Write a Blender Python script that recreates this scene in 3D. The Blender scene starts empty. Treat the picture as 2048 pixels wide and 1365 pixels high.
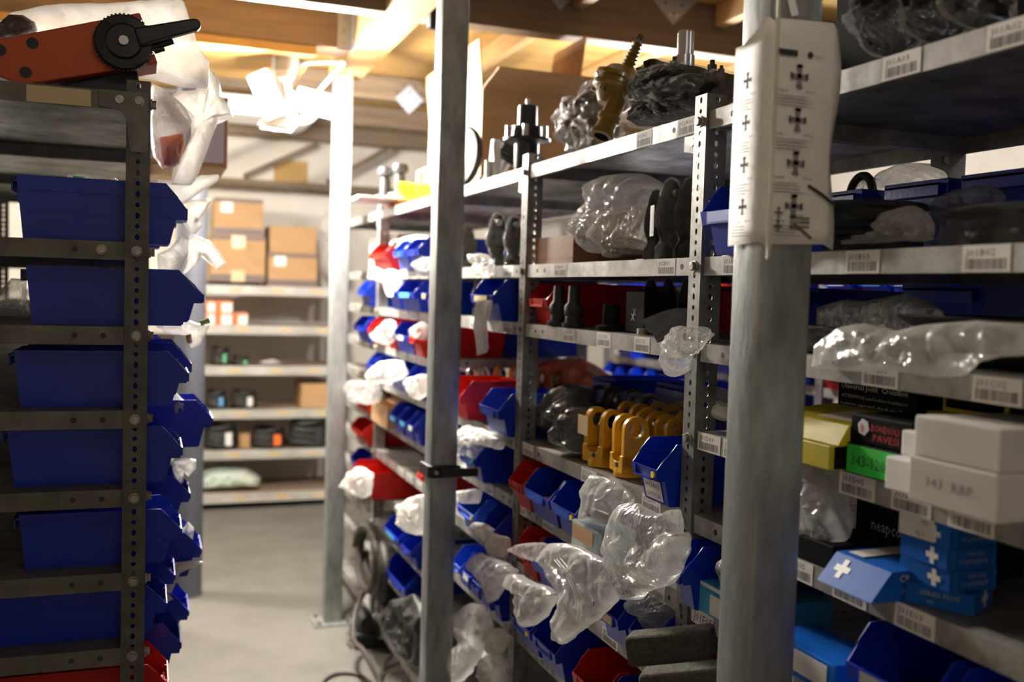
import bpy, bmesh, math, random
from mathutils import Vector, Matrix, noise
V = Vector
rnd = random.Random(7)
SC = bpy.context.scene
COL = SC.collection
# ---------------------------------------------------------------- camera
F = 1991.0; CX = 1024.0; CY = 682.5
RX = (0.93905989, 0.01128157, 0.3435684)
RY = (-0.34244901, -0.05628976, 0.93784867)
RZ = (0.02991979, -0.99835073, -0.04899609)
EYE = V((0, 0, 1.55))
cam_d = bpy.data.cameras.new('camera'); cam = bpy.data.objects.new('camera', cam_d); COL.objects.link(cam)
cam_d.sensor_width = 36; cam_d.lens = F * 36 / 2048; cam_d.clip_start = 0.02; cam_d.clip_end = 60
cam.matrix_world = Matrix(((RX[0], -RX[1], -RX[2], 0), (RY[0], -RY[1], -RY[2], 0), (RZ[0], -RZ[1], -RZ[2], 1.55), (0, 0, 0, 1)))
cam_d.dof.use_dof = True; cam_d.dof.focus_distance = 1.85; cam_d.dof.aperture_fstop = 2.6
SC.camera = cam
# ---------------------------------------------------------------- world, exposure
w = bpy.data.worlds.new('world'); SC.world = w; w.use_nodes = True
w.node_tree.nodes['Background'].inputs[0].default_value = (0.8, 0.88, 1, 1)
w.node_tree.nodes['Background'].inputs[1].default_value = 0.01
SC.view_settings.view_transform = 'Standard'; SC.view_settings.look = 'None'
SC.view_settings.gamma = 1; SC.view_settings.exposure = 0.0; SC.view_settings.use_curve_mapping = False
def lamp(name, loc, e, r, col):
    d = bpy.data.lights.new(name, 'POINT'); d.energy = e; d.shadow_soft_size = r; d.color = col
    o = bpy.data.objects.new(name, d); COL.objects.link(o); o.location = loc; return o
def area(name, loc, e, sx, sy, col, aim=(0, 0, -1)):
    d = bpy.data.lights.new(name, 'AREA'); d.shape = 'RECTANGLE'; d.size = sx; d.size_y = sy; d.energy = e; d.color = col
    o = bpy.data.objects.new(name, d); COL.objects.link(o); o.location = loc
    o.rotation_euler = V(aim).to_track_quat('-Z', 'Y').to_euler(); return o
lamp('lamp_next_aisle_far', (1.98, 3.75, 2.22), 120, 0.09, (.95, .95, 1))
lamp('lamp_next_aisle_near', (2.05, 0.75, 2.35), 5, 0.09, (.86, .90, 1))
lamp('lamp_above_camera', (.36, .34, 2.60), 7, 0.10, (1, .97, .92))
lamp('fill_left_far_corner', (-.9, 5.7, 2.3), 190, 0.09, (1, .92, .80))  # unseen fill light, added to brighten the back wall
# ---------------------------------------------------------------- helpers
def ray(px, py):
    a = (px - CX) / F; b = (py - CY) / F
    return V((RX[0]*a + RX[1]*b + RX[2], RY[0]*a + RY[1]*b + RY[2], RZ[0]*a + RZ[1]*b + RZ[2]))
def onX(px, py, x): r = ray(px, py); return EYE + r * (x / r.x)
def onY(px, py, y): r = ray(px, py); return EYE + r * (y / r.y)
def onZ(px, py, z): r = ray(px, py); return EYE + r * ((z - 1.55) / r.z)
def basis(o, u, v, n=None):
    u = V(u).normalized(); v = V(v)
    n = V(n).normalized() if n is not None else u.cross(v).normalized()
    v = n.cross(u).normalized()
    return Matrix(((u.x, v.x, n.x, o[0]), (u.y, v.y, n.y, o[1]), (u.z, v.z, n.z, o[2]), (0, 0, 0, 1)))
class MB:
    def __init__(s): s.v = []; s.f = []; s.mi = []; s.mats = []
    def k(s, m):
        if m not in s.mats: s.mats.append(m)
        return s.mats.index(m)
    def add(s, vs, fs, m, M=None):
        b = len(s.v); i = s.k(m)
        s.v += [tuple(M @ V(p)) if M else tuple(p) for p in vs]
        s.f += [[b + q for q in f] for f in fs]; s.mi += [i] * len(fs); return s
    def box(s, a, b, m, M=None):
        x0, y0, z0 = a; x1, y1, z1 = b
        vs = [(x0,y0,z0),(x1,y0,z0),(x1,y1,z0),(x0,y1,z0),(x0,y0,z1),(x1,y0,z1),(x1,y1,z1),(x0,y1,z1)]
        return s.add(vs, [(0,3,2,1),(4,5,6,7),(0,1,5,4),(1,2,6,5),(2,3,7,6),(3,0,4,7)], m, M)
    def cyl(s, p0, p1, r, m, r1=None, n=16, M=None):
        p0 = V(p0); p1 = V(p1); r1 = r if r1 is None else r1
        d = (p1 - p0).normalized(); u = d.orthogonal().normalized(); w_ = d.cross(u)
        vs = []
        for P, R in ((p0, r), (p1, r1)):
            vs += [P + (u*math.cos(2*math.pi*i/n) + w_*math.sin(2*math.pi*i/n))*R for i in range(n)]
        fs = [(i, (i+1) % n, n+(i+1) % n, n+i) for i in range(n)] + [tuple(range(n-1, -1, -1)), tuple(range(n, 2*n))]
        return s.add(vs, fs, m, M)
    def lathe(s, prof, m, n=24, M=None):
        vs = []; fs = []
        for r, z in prof: vs += [(max(r, 1e-5)*math.cos(2*math.pi*i/n), max(r, 1e-5)*math.sin(2*math.pi*i/n), z) for i in range(n)]
        for j in range(len(prof)-1):
            for i in range(n):
                a = j*n+i; b = j*n+(i+1) % n; fs.append((a, b, b+n, a+n))
        return s.add(vs, fs, m, M)
    def prism(s, poly, z0, z1, m, M=None):
        n = len(poly); vs = [(x, y, z0) for x, y in poly] + [(x, y, z1) for x, y in poly]
        fs = [tuple(range(n-1, -1, -1)), tuple(range(n, 2*n))] + [(i, (i+1) % n, n+(i+1) % n, n+i) for i in range(n)]
        return s.add(vs, fs, m, M)
    def tube(s, pts, r, m, n=8, M=None, closed=False):
        pts = [V(p) for p in pts]; N = len(pts); vs = []; fs = []; u = None
        for i, p in enumerate(pts):
            a = pts[(i-1) % N] if closed or i else p; b = pts[(i+1) % N] if closed or i < N-1 else p
            t = (b - a).normalized()
            u = t.orthogonal().normalized() if u is None else (u - t*u.dot(t)).normalized()
            w_ = t.cross(u); R = r[i] if isinstance(r, (list, tuple)) else r
            vs += [p + (u*math.cos(2*math.pi*q/n) + w_*math.sin(2*math.pi*q/n))*R for q in range(n)]
        for i in range(N if closed else N-1):
            j = (i+1) % N
            fs += [(i*n+q, i*n+(q+1) % n, j*n+(q+1) % n, j*n+q) for q in range(n)]
        if not closed: fs += [tuple(range(n-1, -1, -1)), tuple(range((N-1)*n, N*n))]
        return s.add(vs, fs, m, M)
    def plate(s, M, w, h, t, m, holes=()):      # simple plate in u,v of M (centre origin), thickness t along n
        return s.box((-w/2, -h/2, 0), (w/2, h/2, t), m, M)
    def build(s, name, parent=None, smooth=False, bevel=0, sub=0, solid=0, loc=None, seg=2):
        me = bpy.data.meshes.new(name); me.from_pydata(s.v, [], s.f)
        for m in s.mats: me.materials.append(m)
        me.polygons.foreach_set('material_index', s.mi)
        bm = bmesh.new(); bm.from_mesh(me); bmesh.ops.recalc_face_normals(bm, faces=bm.faces); bm.to_mesh(me); bm.free()
        if smooth:
            me.polygons.foreach_set('use_smooth', [True]*len(me.polygons))
            if smooth != 2: me.set_sharp_from_angle(angle=.45 if smooth == 3 else .7)
        o = bpy.data.objects.new(name, me); COL.objects.link(o)
        if parent: o.parent = parent
        if loc is not None: o.location = loc
        if solid: md = o.modifiers.new('s', 'SOLIDIFY'); md.thickness = abs(solid); md.offset = 1 if solid < 0 else -1
        if bevel: md = o.modifiers.new('b', 'BEVEL'); md.width = bevel; md.segments = seg; md.limit_method = 'ANGLE'; md.angle_limit = 0.6
        if sub: md = o.modifiers.new('u', 'SUBSURF'); md.levels = sub; md.render_levels = sub
        return o
def thing(name, label, cat, loc=(0, 0, 0), rotz=0, group=None):
    o = bpy.data.objects.new(name, None); COL.objects.link(o); o.empty_display_size = 0.05
    o.location = loc; o.rotation_euler = (0, 0, rotz)
    return tag(o, label, cat, group)
def tag(o, label, cat, group=None):
    o['label'] = label; o['category'] = cat
    if group: o['group'] = group
    return o
def struct(o): o['kind'] = 'structure'; return o
def dup(root, loc=None, rotz=None, label=None):
    r = root.copy(); COL.objects.link(r)
    if loc is not None: r.location = loc
    if rotz is not None: r.rotation_euler = (r.rotation_euler[0], r.rotation_euler[1], rotz)
    if label: r['label'] = label
    for ch in list(root.children):
        c = ch.copy(); COL.objects.link(c); c.parent = r
        for g in ch.children:
            d = g.copy(); COL.objects.link(d); d.parent = c
    return r
# ---------------------------------------------------------------- materials
def mat(name, c=(.5, .5, .5), rough=.5, metal=0, var=0.0, vs=8, c2=None, bump=0, bs=40, stretch=None, emit=None, es=0, spec=.5, coat=0, rv=0):
    m = bpy.data.materials.new(name); m.use_nodes = True; nt = m.node_tree; N = nt.nodes; L = nt.links
    b = N['Principled BSDF']; b.inputs['Base Color'].default_value = (*c, 1); b.inputs['Roughness'].default_value = rough
    b.inputs['Metallic'].default_value = metal; b.inputs['Specular IOR Level'].default_value = spec; b.inputs['Coat Weight'].default_value = coat
    tc = N.new('ShaderNodeTexCoord'); mp = N.new('ShaderNodeMapping'); L.new(tc.outputs['Object'], mp.inputs[0])
    if stretch: mp.inputs['Scale'].default_value = stretch
    if var or c2:
        n = N.new('ShaderNodeTexNoise'); n.inputs['Scale'].default_value = vs; n.inputs['Detail'].default_value = 6; n.inputs['Roughness'].default_value = .65
        L.new(mp.outputs[0], n.inputs['Vector'])
        r = N.new('ShaderNodeValToRGB'); L.new(n.outputs[0], r.inputs[0])
        d = c2 or tuple(x*(1-var) for x in c)
        r.color_ramp.elements[0].color = (*d, 1); r.color_ramp.elements[0].position = .35
        r.color_ramp.elements[1].color = (*c, 1); r.color_ramp.elements[1].position = .65
        L.new(r.outputs[0], b.inputs['Base Color'])
        if rv:
            mr = N.new('ShaderNodeMapRange'); L.new(n.outputs[0], mr.inputs[0]); mr.inputs[1].default_value = .3; mr.inputs[2].default_value = .7
            mr.inputs[3].default_value = rough+rv; mr.inputs[4].default_value = rough-rv; L.new(mr.outputs[0], b.inputs['Roughness'])
    if bump:
        n2 = N.new('ShaderNodeTexNoise'); n2.inputs['Scale'].default_value = bs; n2.inputs['Detail'].default_value = 4; L.new(mp.outputs[0], n2.inputs['Vector'])
        bp = N.new('ShaderNodeBump'); bp.inputs['Strength'].default_value = bump; bp.inputs['Distance'].default_value = .01
        L.new(n2.outputs[0], bp.inputs['Height']); L.new(bp.outputs[0], b.inputs['Normal'])
    if emit: b.inputs['Emission Color'].default_value = (*emit, 1); b.inputs['Emission Strength'].default_value = es
    return m
def film(name, opacity=.45, tint=(.85, .85, .84), rough=.18, wr=.9, sc=14, gloss=.5, veil=.28):
    m = bpy.data.materials.new(name); m.use_nodes = True; nt = m.node_tree; N = nt.nodes; L = nt.links
    for n in list(N):
        if n.type == 'BSDF_PRINCIPLED': N.remove(n)
    out = [n for n in N if n.type == 'OUTPUT_MATERIAL'][0]
    tc = N.new('ShaderNodeTexCoord')
    n1 = N.new('ShaderNodeTexNoise'); n1.inputs['Scale'].default_value = sc; n1.inputs['Detail'].default_value = 5; n1.inputs['Distortion'].default_value = .5
    L.new(tc.outputs['Object'], n1.inputs['Vector'])
    vo = N.new('ShaderNodeTexVoronoi'); vo.feature = 'DISTANCE_TO_EDGE'; vo.inputs['Scale'].default_value = sc*1.3
    ad = N.new('ShaderNodeVectorMath'); ad.operation = 'MULTIPLY_ADD'; ad.inputs[1].default_value = (.25, .25, .25)
    L.new(n1.outputs['Color'], ad.inputs[0]); L.new(tc.outputs['Object'], ad.inputs[2]); L.new(ad.outputs[0], vo.inputs['Vector'])
    mx = N.new('ShaderNodeMath'); mx.operation = 'MULTIPLY_ADD'; mx.inputs[1].default_value = .5
    L.new(vo.outputs['Distance'], mx.inputs[0]); L.new(n1.outputs[0], mx.inputs[2])
    bp = N.new('ShaderNodeBump'); bp.inputs['Strength'].default_value = wr; bp.inputs['Distance'].default_value = .014; L.new(mx.outputs[0], bp.inputs['Height'])
    tr = N.new('ShaderNodeBsdfTransparent'); df = N.new('ShaderNodeBsdfDiffuse'); tl = N.new('ShaderNodeBsdfTranslucent'); gl = N.new('ShaderNodeBsdfGlossy')
    df.inputs[0].default_value = (*tint, 1); tl.inputs[0].default_value = (*tint, 1); gl.inputs['Roughness'].default_value = rough; gl.inputs[0].default_value = (1, 1, 1, 1)
    for s_ in (df, tl, gl): L.new(bp.outputs[0], s_.inputs['Normal'])
    m1 = N.new('ShaderNodeMixShader'); m1.inputs[0].default_value = .5; L.new(df.outputs[0], m1.inputs[1]); L.new(tl.outputs[0], m1.inputs[2])
    lw = N.new('ShaderNodeLayerWeight'); lw.inputs[0].default_value = .35; L.new(bp.outputs[0], lw.inputs['Normal'])
    op = N.new('ShaderNodeMath'); op.operation = 'MULTIPLY_ADD'; op.use_clamp = True; op.inputs[1].default_value = veil; op.inputs[2].default_value = opacity*.75
    L.new(lw.outputs['Facing'], op.inputs[0])
    m2 = N.new('ShaderNodeMixShader'); L.new(op.outputs[0], m2.inputs[0]); L.new(tr.outputs[0], m2.inputs[1]); L.new(m1.outputs[0], m2.inputs[2])
    g2 = N.new('ShaderNodeMath'); g2.operation = 'MULTIPLY_ADD'; g2.inputs[1].default_value = gloss*.45; g2.inputs[2].default_value = gloss*.06; g2.use_clamp = True
    L.new(lw.outputs['Fresnel'], g2.inputs[0])
    m3 = N.new('ShaderNodeMixShader'); L.new(g2.outputs[0], m3.inputs[0]); L.new(m2.outputs[0], m3.inputs[1]); L.new(gl.outputs[0], m3.inputs[2])
    L.new(m3.outputs[0], out.inputs[0]); return m
GALV = mat('galvanised_steel', (.37, .39, .385), .5, .6, c2=(.19, .20, .197), vs=14, bump=.12, bs=60, rv=.15, stretch=(1, 1, .35))
SHELF = mat('shelf_steel', (.42, .41, .39), .5, .45, c2=(.22, .21, .195), vs=11, bump=.1, bs=50, rv=.15)
UNDER = SHELF
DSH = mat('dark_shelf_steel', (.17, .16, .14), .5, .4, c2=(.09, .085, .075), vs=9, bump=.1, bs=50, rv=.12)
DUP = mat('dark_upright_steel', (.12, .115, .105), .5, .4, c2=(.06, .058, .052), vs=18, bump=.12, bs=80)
UPR = mat('upright_steel', (.33, .325, .315), .45, .6, c2=(.18, .175, .165), vs=20, bump=.1, bs=80)
BOLT = mat('bolt_zinc', (.45, .42, .37), .45, .8, c2=(.22, .19, .15), vs=60)
BLUE = mat('blue_plastic', (.002, .028, .43), .34, c2=(.002, .024, .37), vs=6, bump=.05, bs=120, spec=.42)
BLUE2 = mat('light_blue_plastic', (.01, .08, .55), .4)
RED = mat('red_plastic', (.52, .014, .006), .42, c2=(.44, .011, .005), vs=6, bump=.05, bs=120, spec=.28)
PAPER = mat('paper_label', (.78, .76, .72), .7, var=.12, vs=20)
INK = mat('ink', (.03, .03, .035), .7)
GREYINK = mat('grey_ink', (.22, .22, .22), .7)
CARD = mat('cardboard', (.45, .27, .13), .8, c2=(.38, .22, .10), vs=5, bump=.08, bs=30, stretch=(1, 1, 6))
CARDD = mat('dark_cardboard', (.20, .095, .045), .8, c2=(.15, .07, .035), vs=6)
TAPE = mat('packing_tape', (.55, .42, .24), .25)
DTAPE = mat('printed_band', (.13, .09, .08), .5)
WHITEB = mat('white_card', (.72, .71, .69), .6, var=.06, vs=6)
BLACK = mat('black_steel', (.010, .010, .012), .42, 0, c2=(.018, .018, .021), vs=20, bump=.1, bs=50, spec=.4)
MBLACK = mat('matte_black_casting', (.010, .010, .010), .85, 0, c2=(.022, .021, .020), vs=18, bump=.3, bs=45, spec=.02)
BRIGHT = mat('bright_steel', (.55, .55, .54), .28, .9)
RUBBER = mat('black_rubber', (.02, .019, .018), .6, bump=.1, bs=40)
YELLOW = mat('yellow_paint', (.80, .42, .002), .32, c2=(.66, .33, .002), vs=9, bump=.08, bs=30, coat=.15)
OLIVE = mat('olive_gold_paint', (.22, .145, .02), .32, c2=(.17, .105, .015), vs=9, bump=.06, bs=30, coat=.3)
ORANGE = mat('orange_paint', (.55, .085, .015), .5, c2=(.47, .07, .013), vs=6)
ORANGEP = mat('orange_plastic', (.75, .12, .02), .4)
WOOD = mat('joist_wood', (.175, .12, .07), .65, c2=(.085, .055, .03), vs=5, bump=.1, bs=20, stretch=(.35, 5, 5))
WOODY = mat('joist_wood_lengthwise', (.32, .205, .09), .65, c2=(.28, .15, .05), vs=5, bump=.1, bs=20, stretch=(5, .35, 5))
BEAMW = mat('weathered_beam_wood', (.20, .14, .085), .7, c2=(.125, .085, .05), vs=6, bump=.12, bs=22, stretch=(.3, 6, 6))
PLY = mat('plywood', (.46, .28, .085), .6, c2=(.33, .19, .055), vs=3, bump=.05, bs=20, stretch=(.5, 4, 4))
PLASTER = mat('white_wall_paint', (.72, .68, .61), .8, c2=(.62, .58, .51), vs=2.2, bump=.05, bs=30)
PLATE = mat('connector_plate_steel', (.36, .39, .44), .45, .5)
BAG = film('clear_bag', .28, (.80, .80, .78), .13, .7, 16, .75)
MILKY = film('milky_bag', .46, (.82, .81, .78), .18, .6, 12, .6)
WRAP = film('stretch_wrap', .02, (.75, .75, .75), .06, 2.4, 62, .8, .07)
WHITEBAG = film('white_bag', .95, (.86, .84, .80), .3, .6, 10, .25)
def concrete():
    m = mat('concrete_floor', (.165, .156, .14), .62, c2=(.12, .113, .102), vs=1.6, bump=.06, bs=60, rv=.12)
    return m
CONC = concrete()
# ---------------------------------------------------------------- room shell
def slab(name, a, b, m, bev=0): return struct(MB().box(a, b, m).build(name, bevel=bev))
slab('floor', (-3.2, -2.6, -.1), (4.6, 7.9, 0), CONC)
slab('wall_back', (-3.2, 7.75, 0), (4.6, 7.9, 3.2), PLASTER)
slab('wall_left', (-3.2, -2.6, 0), (-3.1, 7.75, 3.2), PLASTER)
slab('wall_right', (4.5, -2.6, 0), (4.6, 7.75, 3.2), PLASTER)
slab('wall_front', (-3.1, -2.6, 0), (4.5, -2.5, 3.2), PLASTER)
slab('ceiling', (-3.1, -2.5, 2.69), (4.5, 7.75, 2.8), PLY)
def post(label, x, y, h, plate=False, plh=0):
    t = thing('steel_post', label, 'post', (x, y, 0))
    b = MB(); o = .04; r = .008
    poly = []
    for cx_, cy_, a0 in ((o-r, o-r, 0), (-o+r, o-r, 90), (-o+r, -o+r, 180), (o-r, -o+r, 270)):
        poly += [(cx_+r*math.cos(math.radians(a0+q*22.5)), cy_+r*math.sin(math.radians(a0+q*22.5))) for q in range(5)]
    b.prism(poly, .008, h, GALV); b.build('post_tube', t, smooth=True)
    MB().box((-.09, -.075, 0), (.09, .075, .008), GALV).build('base_plate', t, bevel=.002)
    for sx in (-1, 1):
        for sy in (-1, 1):
            MB().cyl((sx*.066, sy*.055, .008), (sx*.066, sy*.055, .022), .009, BOLT, n=6).build('anchor_bolt', t)
    return t
P1 = post('thick galvanised square steel post in the foreground with a paper sheet wrapped round it', .82, 1.19, 2.50)
P2 = post('galvanised square steel post with a black strap clamped to it, lit on its left side', .82, 2.82, 2.50)
P3 = post('farthest galvanised square steel post, standing by the back shelving on a base plate', .815, 4.54, 2.497)
# round column
t = thing('round_column', 'grey painted round steel column behind the left shelving', 'column', (.195, 5.13, 0))
COLP = mat('grey_column_paint', (.075, .08, .098), .5, c2=(.06, .064, .08), vs=5)
MB().lathe([(.0, .012), (.072, .012), (.072, 2.685), (0, 2.685)], COLP, 32).build('column_tube', t, smooth=True)
MB().lathe([(0, 0), (.078, 0), (.078, .012), (0, .012)], COLP, 32).build('base_plate', t, bevel=.002)
# ---------------------------------------------------------------- ceiling timbers
def timber(name, label, a, b, m, cat='beam', bev=.004): return tag(MB().box(a, b, m).build(name, bevel=bev), label, cat)
timber('wooden_beam', 'long wooden beam running down the aisle over the row of steel posts', (.76, -.6, 2.50), (.90, 4.60, 2.685), WOODY)
timber('wooden_beam', 'brown cross joist above the ceiling lamp, ending at a metal hanger', (-3.0, 4.06, 2.51), (.755, 4.20, 2.685), WOOD)
timber('wooden_beam', 'weathered wide beam crossing above the right-hand shelving', (.905, 3.43, 2.50), (4.4, 3.52, 2.6855), BEAMW)
timber('wooden_board', 'pale pine board under the joist carrying the ceiling lamp', (-3.0, 4.06, 2.470), (.62, 4.68, 2.508), PLY, 'board')
timber('wooden_beam', 'cross joist over the left shelving nearest the camera', (-3.0, 2.55, 2.51), (.755, 2.63, 2.685), WOOD)
timber('wooden_beam', 'wide cross joist between the left shelving and the lamp joist', (-3.0, 3.42, 2.50), (.755, 3.50, 2.685), WOOD)
for i, (y, nm) in enumerate(((5.3, 'first'), (6.2, 'second'), (7.0, 'third'))):
    timber('wooden_beam', f'{nm} wooden cross joist beyond the ceiling lamp, near the back wall', (-3.0, y, 2.56), (4.4, y+.09, 2.685), WOOD)
for i, x in enumerate((1.45, 2.05, 2.65, 3.25)):
    timber('wooden_beam', f'{("first","second","third","fourth")[i]} lengthwise joist from the posts, beyond the weathered beam over the right shelving', (x, 3.53, 2.60), (x+.045, 5.29, 2.6855), WOODY)
    timber('wooden_beam', f'{("first","second","third","fourth")[i]} lengthwise joist from the posts, in front of the weathered beam', (x, -.5, 2.60), (x+.045, 3.42, 2.6855), WOODY)
# truss webs seen under the far ceiling
for i, (x0, z0, x1, z1) in enumerate(((-.1, 2.30, .42, 2.56), (.62, 2.30, 1.12, 2.56), (1.20, 2.30, 1.62, 2.56), (1.85, 2.30, 2.30, 2.56))):
    b = MB(); M = basis((x0, 7.215, z0), (x1-x0, 0, z1-z0), (0, 1, 0)); L_ = math.hypot(x1-x0, z1-z0)
    b.box((0, -.045, -.02), (L_, .045, .02), WOOD, M)
    tag(b.build('truss_brace', bevel=.003), f'{("leftmost","second","third","rightmost")[i]} slanted timber brace of the truss along the back wall', 'brace')
timber('wooden_beam', 'bottom timber of the truss along the top of the back wall', (-3.0, 7.26, 2.245), (4.4, 7.34, 2.29), WOOD)
# connector plates
def cplate(label, p, s=.17):
    M = basis(p, (1, 0, 1), (-1, 0, 1)); b = MB()
    b.box((0, 0, -.004), (s, s, 0), PLATE, M)
    for i in range(3):
        for q in range(3): b.cyl((.03+i*.05, .03+q*.05, -.001), (.03+i*.05, .03+q*.05, .001), .005, INK, n=8, M=M)
    for i in range(2): b.cyl((.016+i*.02, .034-i*.02, -.006), (.016+i*.02, .034-i*.02, .004), .006, BRIGHT, n=8, M=M)
    tag(b.build('connector_plate'), label, 'metal plate')
p = onY(1120, 20, 3.426); cplate('pointed metal connector plate on the weathered beam, the one nearer the middle post', p)
p = onY(1346, 50, 3.426); cplate('pointed metal connector plate on the weathered beam, the one above the black gearbox', p)
p = onY(818, 228, 5.29); cplate('pointed metal connector plate hanging from the dark joist beside the tall white carton', p, .11)
# joist hanger
b = MB(); b.box((.700, 4.052, 2.50), (.7585, 4.0575, 2.76), PLATE); b.box((.7555, 3.99, 2.50), (.7595, 4.0575, 2.76), PLATE)
for i in range(5): b.cyl((.728, 4.053, 2.53+i*.05), (.728, 4.047, 2.53+i*.05), .008, BOLT, n=8)
tag(b.build('joist_hanger'), 'galvanised joist hanger at the right end of the brown joist', 'bracket')
b = MB(); b.box((.902, 3.424, 2.46), (1.0, 3.429, 2.56), INK); b.box((.902, 3.38, 2.46), (.907, 3.429, 2.56), INK)
tag(b.build('beam_bracket'), 'dark metal bracket at the left end of the weathered beam', 'bracket')
# white duct under far ceiling
DUCT = mat('white_duct', (.72, .70, .66), .5)
b = MB(); n = 20
poly = [(-2.6, 2.55), (-2.6, 2.45), (.62, 2.45), (.66, 2.42)] + [(.76+.115*math.cos(math.radians(a)), 2.535+.115*math.sin(math.radians(a))) for a in range(-110, 10, 12)] + [(.875, 2.555)]
b.prism(poly, -5.85, -5.50, DUCT, Matrix(((1, 0, 0, 0), (0, 0, -1, 0), (0, 1, 0, 0), (0, 0, 0, 1))))
tag(b.build('ventilation_duct', bevel=.01), 'flat white ventilation duct with a rounded end, beyond the ceiling lamp', 'duct')
# lamp: led garage light with three tilted panels
LX, LY, LZ = .515, 4.17, 2.470
t = thing('ceiling_lamp', 'white ceiling lamp with three tilted glowing panels under the pine board', 'lamp', (LX, LY, LZ))
LB = mat('lamp_base_grey', (.45, .45, .45), .5); LW = mat('lamp_white', (.8, .8, .78), .4)
GLOW = mat('lamp_glow', (1, .95, .85), .4, emit=(1, .93, .82), es=2100)
MB().lathe([(0, 0), (.055, 0), (.055, -.055), (0, -.055)], LB, 24).build('lamp_base', t, smooth=True)
MB().lathe([(0, -.055), (.055, -.056), (.052, -.085), (.03, -.10), (.028, -.13), (.045, -.135), (.045, -.17), (0, -.175)], LW, 24).build('lamp_holder', t, smooth=True)
MB().cyl((0, 0, -.17), (0, 0, -.235), .04, LW, n=24).build('panel_hub', t, smooth=True)
for c, d, nn in (((.128, -.03, -.175), (1, .10, -.14), (-.05, -.84, -.46)), ((-.085, -.06, -.165), (-.75, -.65, .05), (-.62, -.68, -.38)), ((.0, .13, -.235), (-.35, .9, -.1), (.55, .55, -.62))):
    n_ = V(nn).normalized(); d = V(d).normalized(); d = (d - n_*d.dot(n_)).normalized(); M = basis(V(c), d, n_.cross(d), n_)
    pn = MB().box((-.094, -.05, -.022), (.094, .05, 0), LW, M).build('lamp_panel', t, bevel=.006)
    MB().box((-.087, -.044, -.001), (.087, .044, .0035), GLOW, M).build('diffuser', pn)
# conduit from lamp base
COND = mat('white_conduit', (.75, .73, .68), .4)
pts = [V((LX+.055, LY, LZ-.02)), V((.60, 4.11, 2.452)), V((.70, 4.045, 2.452)), V((.728, 4.055, 2.452)), V((.728, 4.3, 2.452)), V((.728, 4.9, 2.45)), V((.728, 5.25, 2.45))]
def smooth_path(pts, n=8):
    out = []
    for i in range(len(pts)-1):
        p0 = pts[max(i-1, 0)]; p1 = pts[i]; p2 = pts[i+1]; p3 = pts[min(i+2, len(pts)-1)]
        for k in range(n):
            q = k/n; out.append(.5*((2*p1) + (p2-p0)*q + (2*p0-5*p1+4*p2-p3)*q*q + (3*p1-p0-3*p2+p3)*q**3))
    out.append(pts[-1]); return out
sp = smooth_path(pts, 20)
tag(MB().tube(sp, [.0075+.002*(i % 2) for i in range(len(sp))], COND, 10).build('flexible_conduit', smooth=True), 'white ribbed electrical conduit leading from the lamp base to the post', 'cable')
# yellow wood patch on wall
timber('wall_patch', 'square yellow plywood patch on the white back wall', (.33+.55, 7.738, 2.30), (.33+.80, 7.749, 2.50), PLY, 'board', .001)
# ---------------------------------------------------------------- shelving racks
PIT = .02
def perf_mesh(w, h, both):
    """perforated strip, local x 0..w, z 0..h ; slots alternate with round holes"""
    vs = []; fs = []; n = int(h/PIT); ring = []
    ca = math.atan2(PIT/2, w/2); A = [0, ca*.5, ca, (ca+math.pi/2)/2]
    ang = []
    for q in range(4):
        for a in (A if q % 2 == 0 else [math.pi/2 - x for x in (math.pi/2, (ca+math.pi/2)/2, ca, ca*.5)]): ang.append(q*math.pi/2 + a)
    for i in range(n):
        cz = (i+.5)*PIT; rx = .0042; rz = .0062 if i % 2 else .0045; b = len(vs); K = len(ang)
        for a in ang:
            c, s_ = math.cos(a), math.sin(a); k = min((w/2)/max(abs(c), 1e-6), (PIT/2)/max(abs(s_), 1e-6))
            vs.append((w/2 + c*k, 0, cz + s_*k))
        for a in ang: vs.append((w/2 + rx*math.cos(a), 0, cz + rz*math.sin(a)))
        fs += [(b+q, b+(q+1) % K, b+K+(q+1) % K, b+K+q) for q in range(K)]
    return vs, fs
_pc = {}
def upright(parent, x, y, fx, fy, h=1.92, name='upright', m=None):
    """slotted angle: one flange along X (towards fx), one along Y (towards fy)"""
    m = m or UPR; key = (fx, fy, h, m.name)
    if key not in _pc:
        vs, fs = perf_mesh(.042, h, 1); b = MB()
        b.add([(fx*p[0], 0, p[2]) for p in vs], fs, m); b.add([(0, fy*p[0], p[2]) for p in vs], fs, m)
        o = b.build(name, parent, solid=.002); _pc[key] = o
    else:
        o = _pc[key].copy(); COL.objects.link(o); o.parent = parent
    o.location = (x, y, .002); return o
LIP = .034
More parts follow.
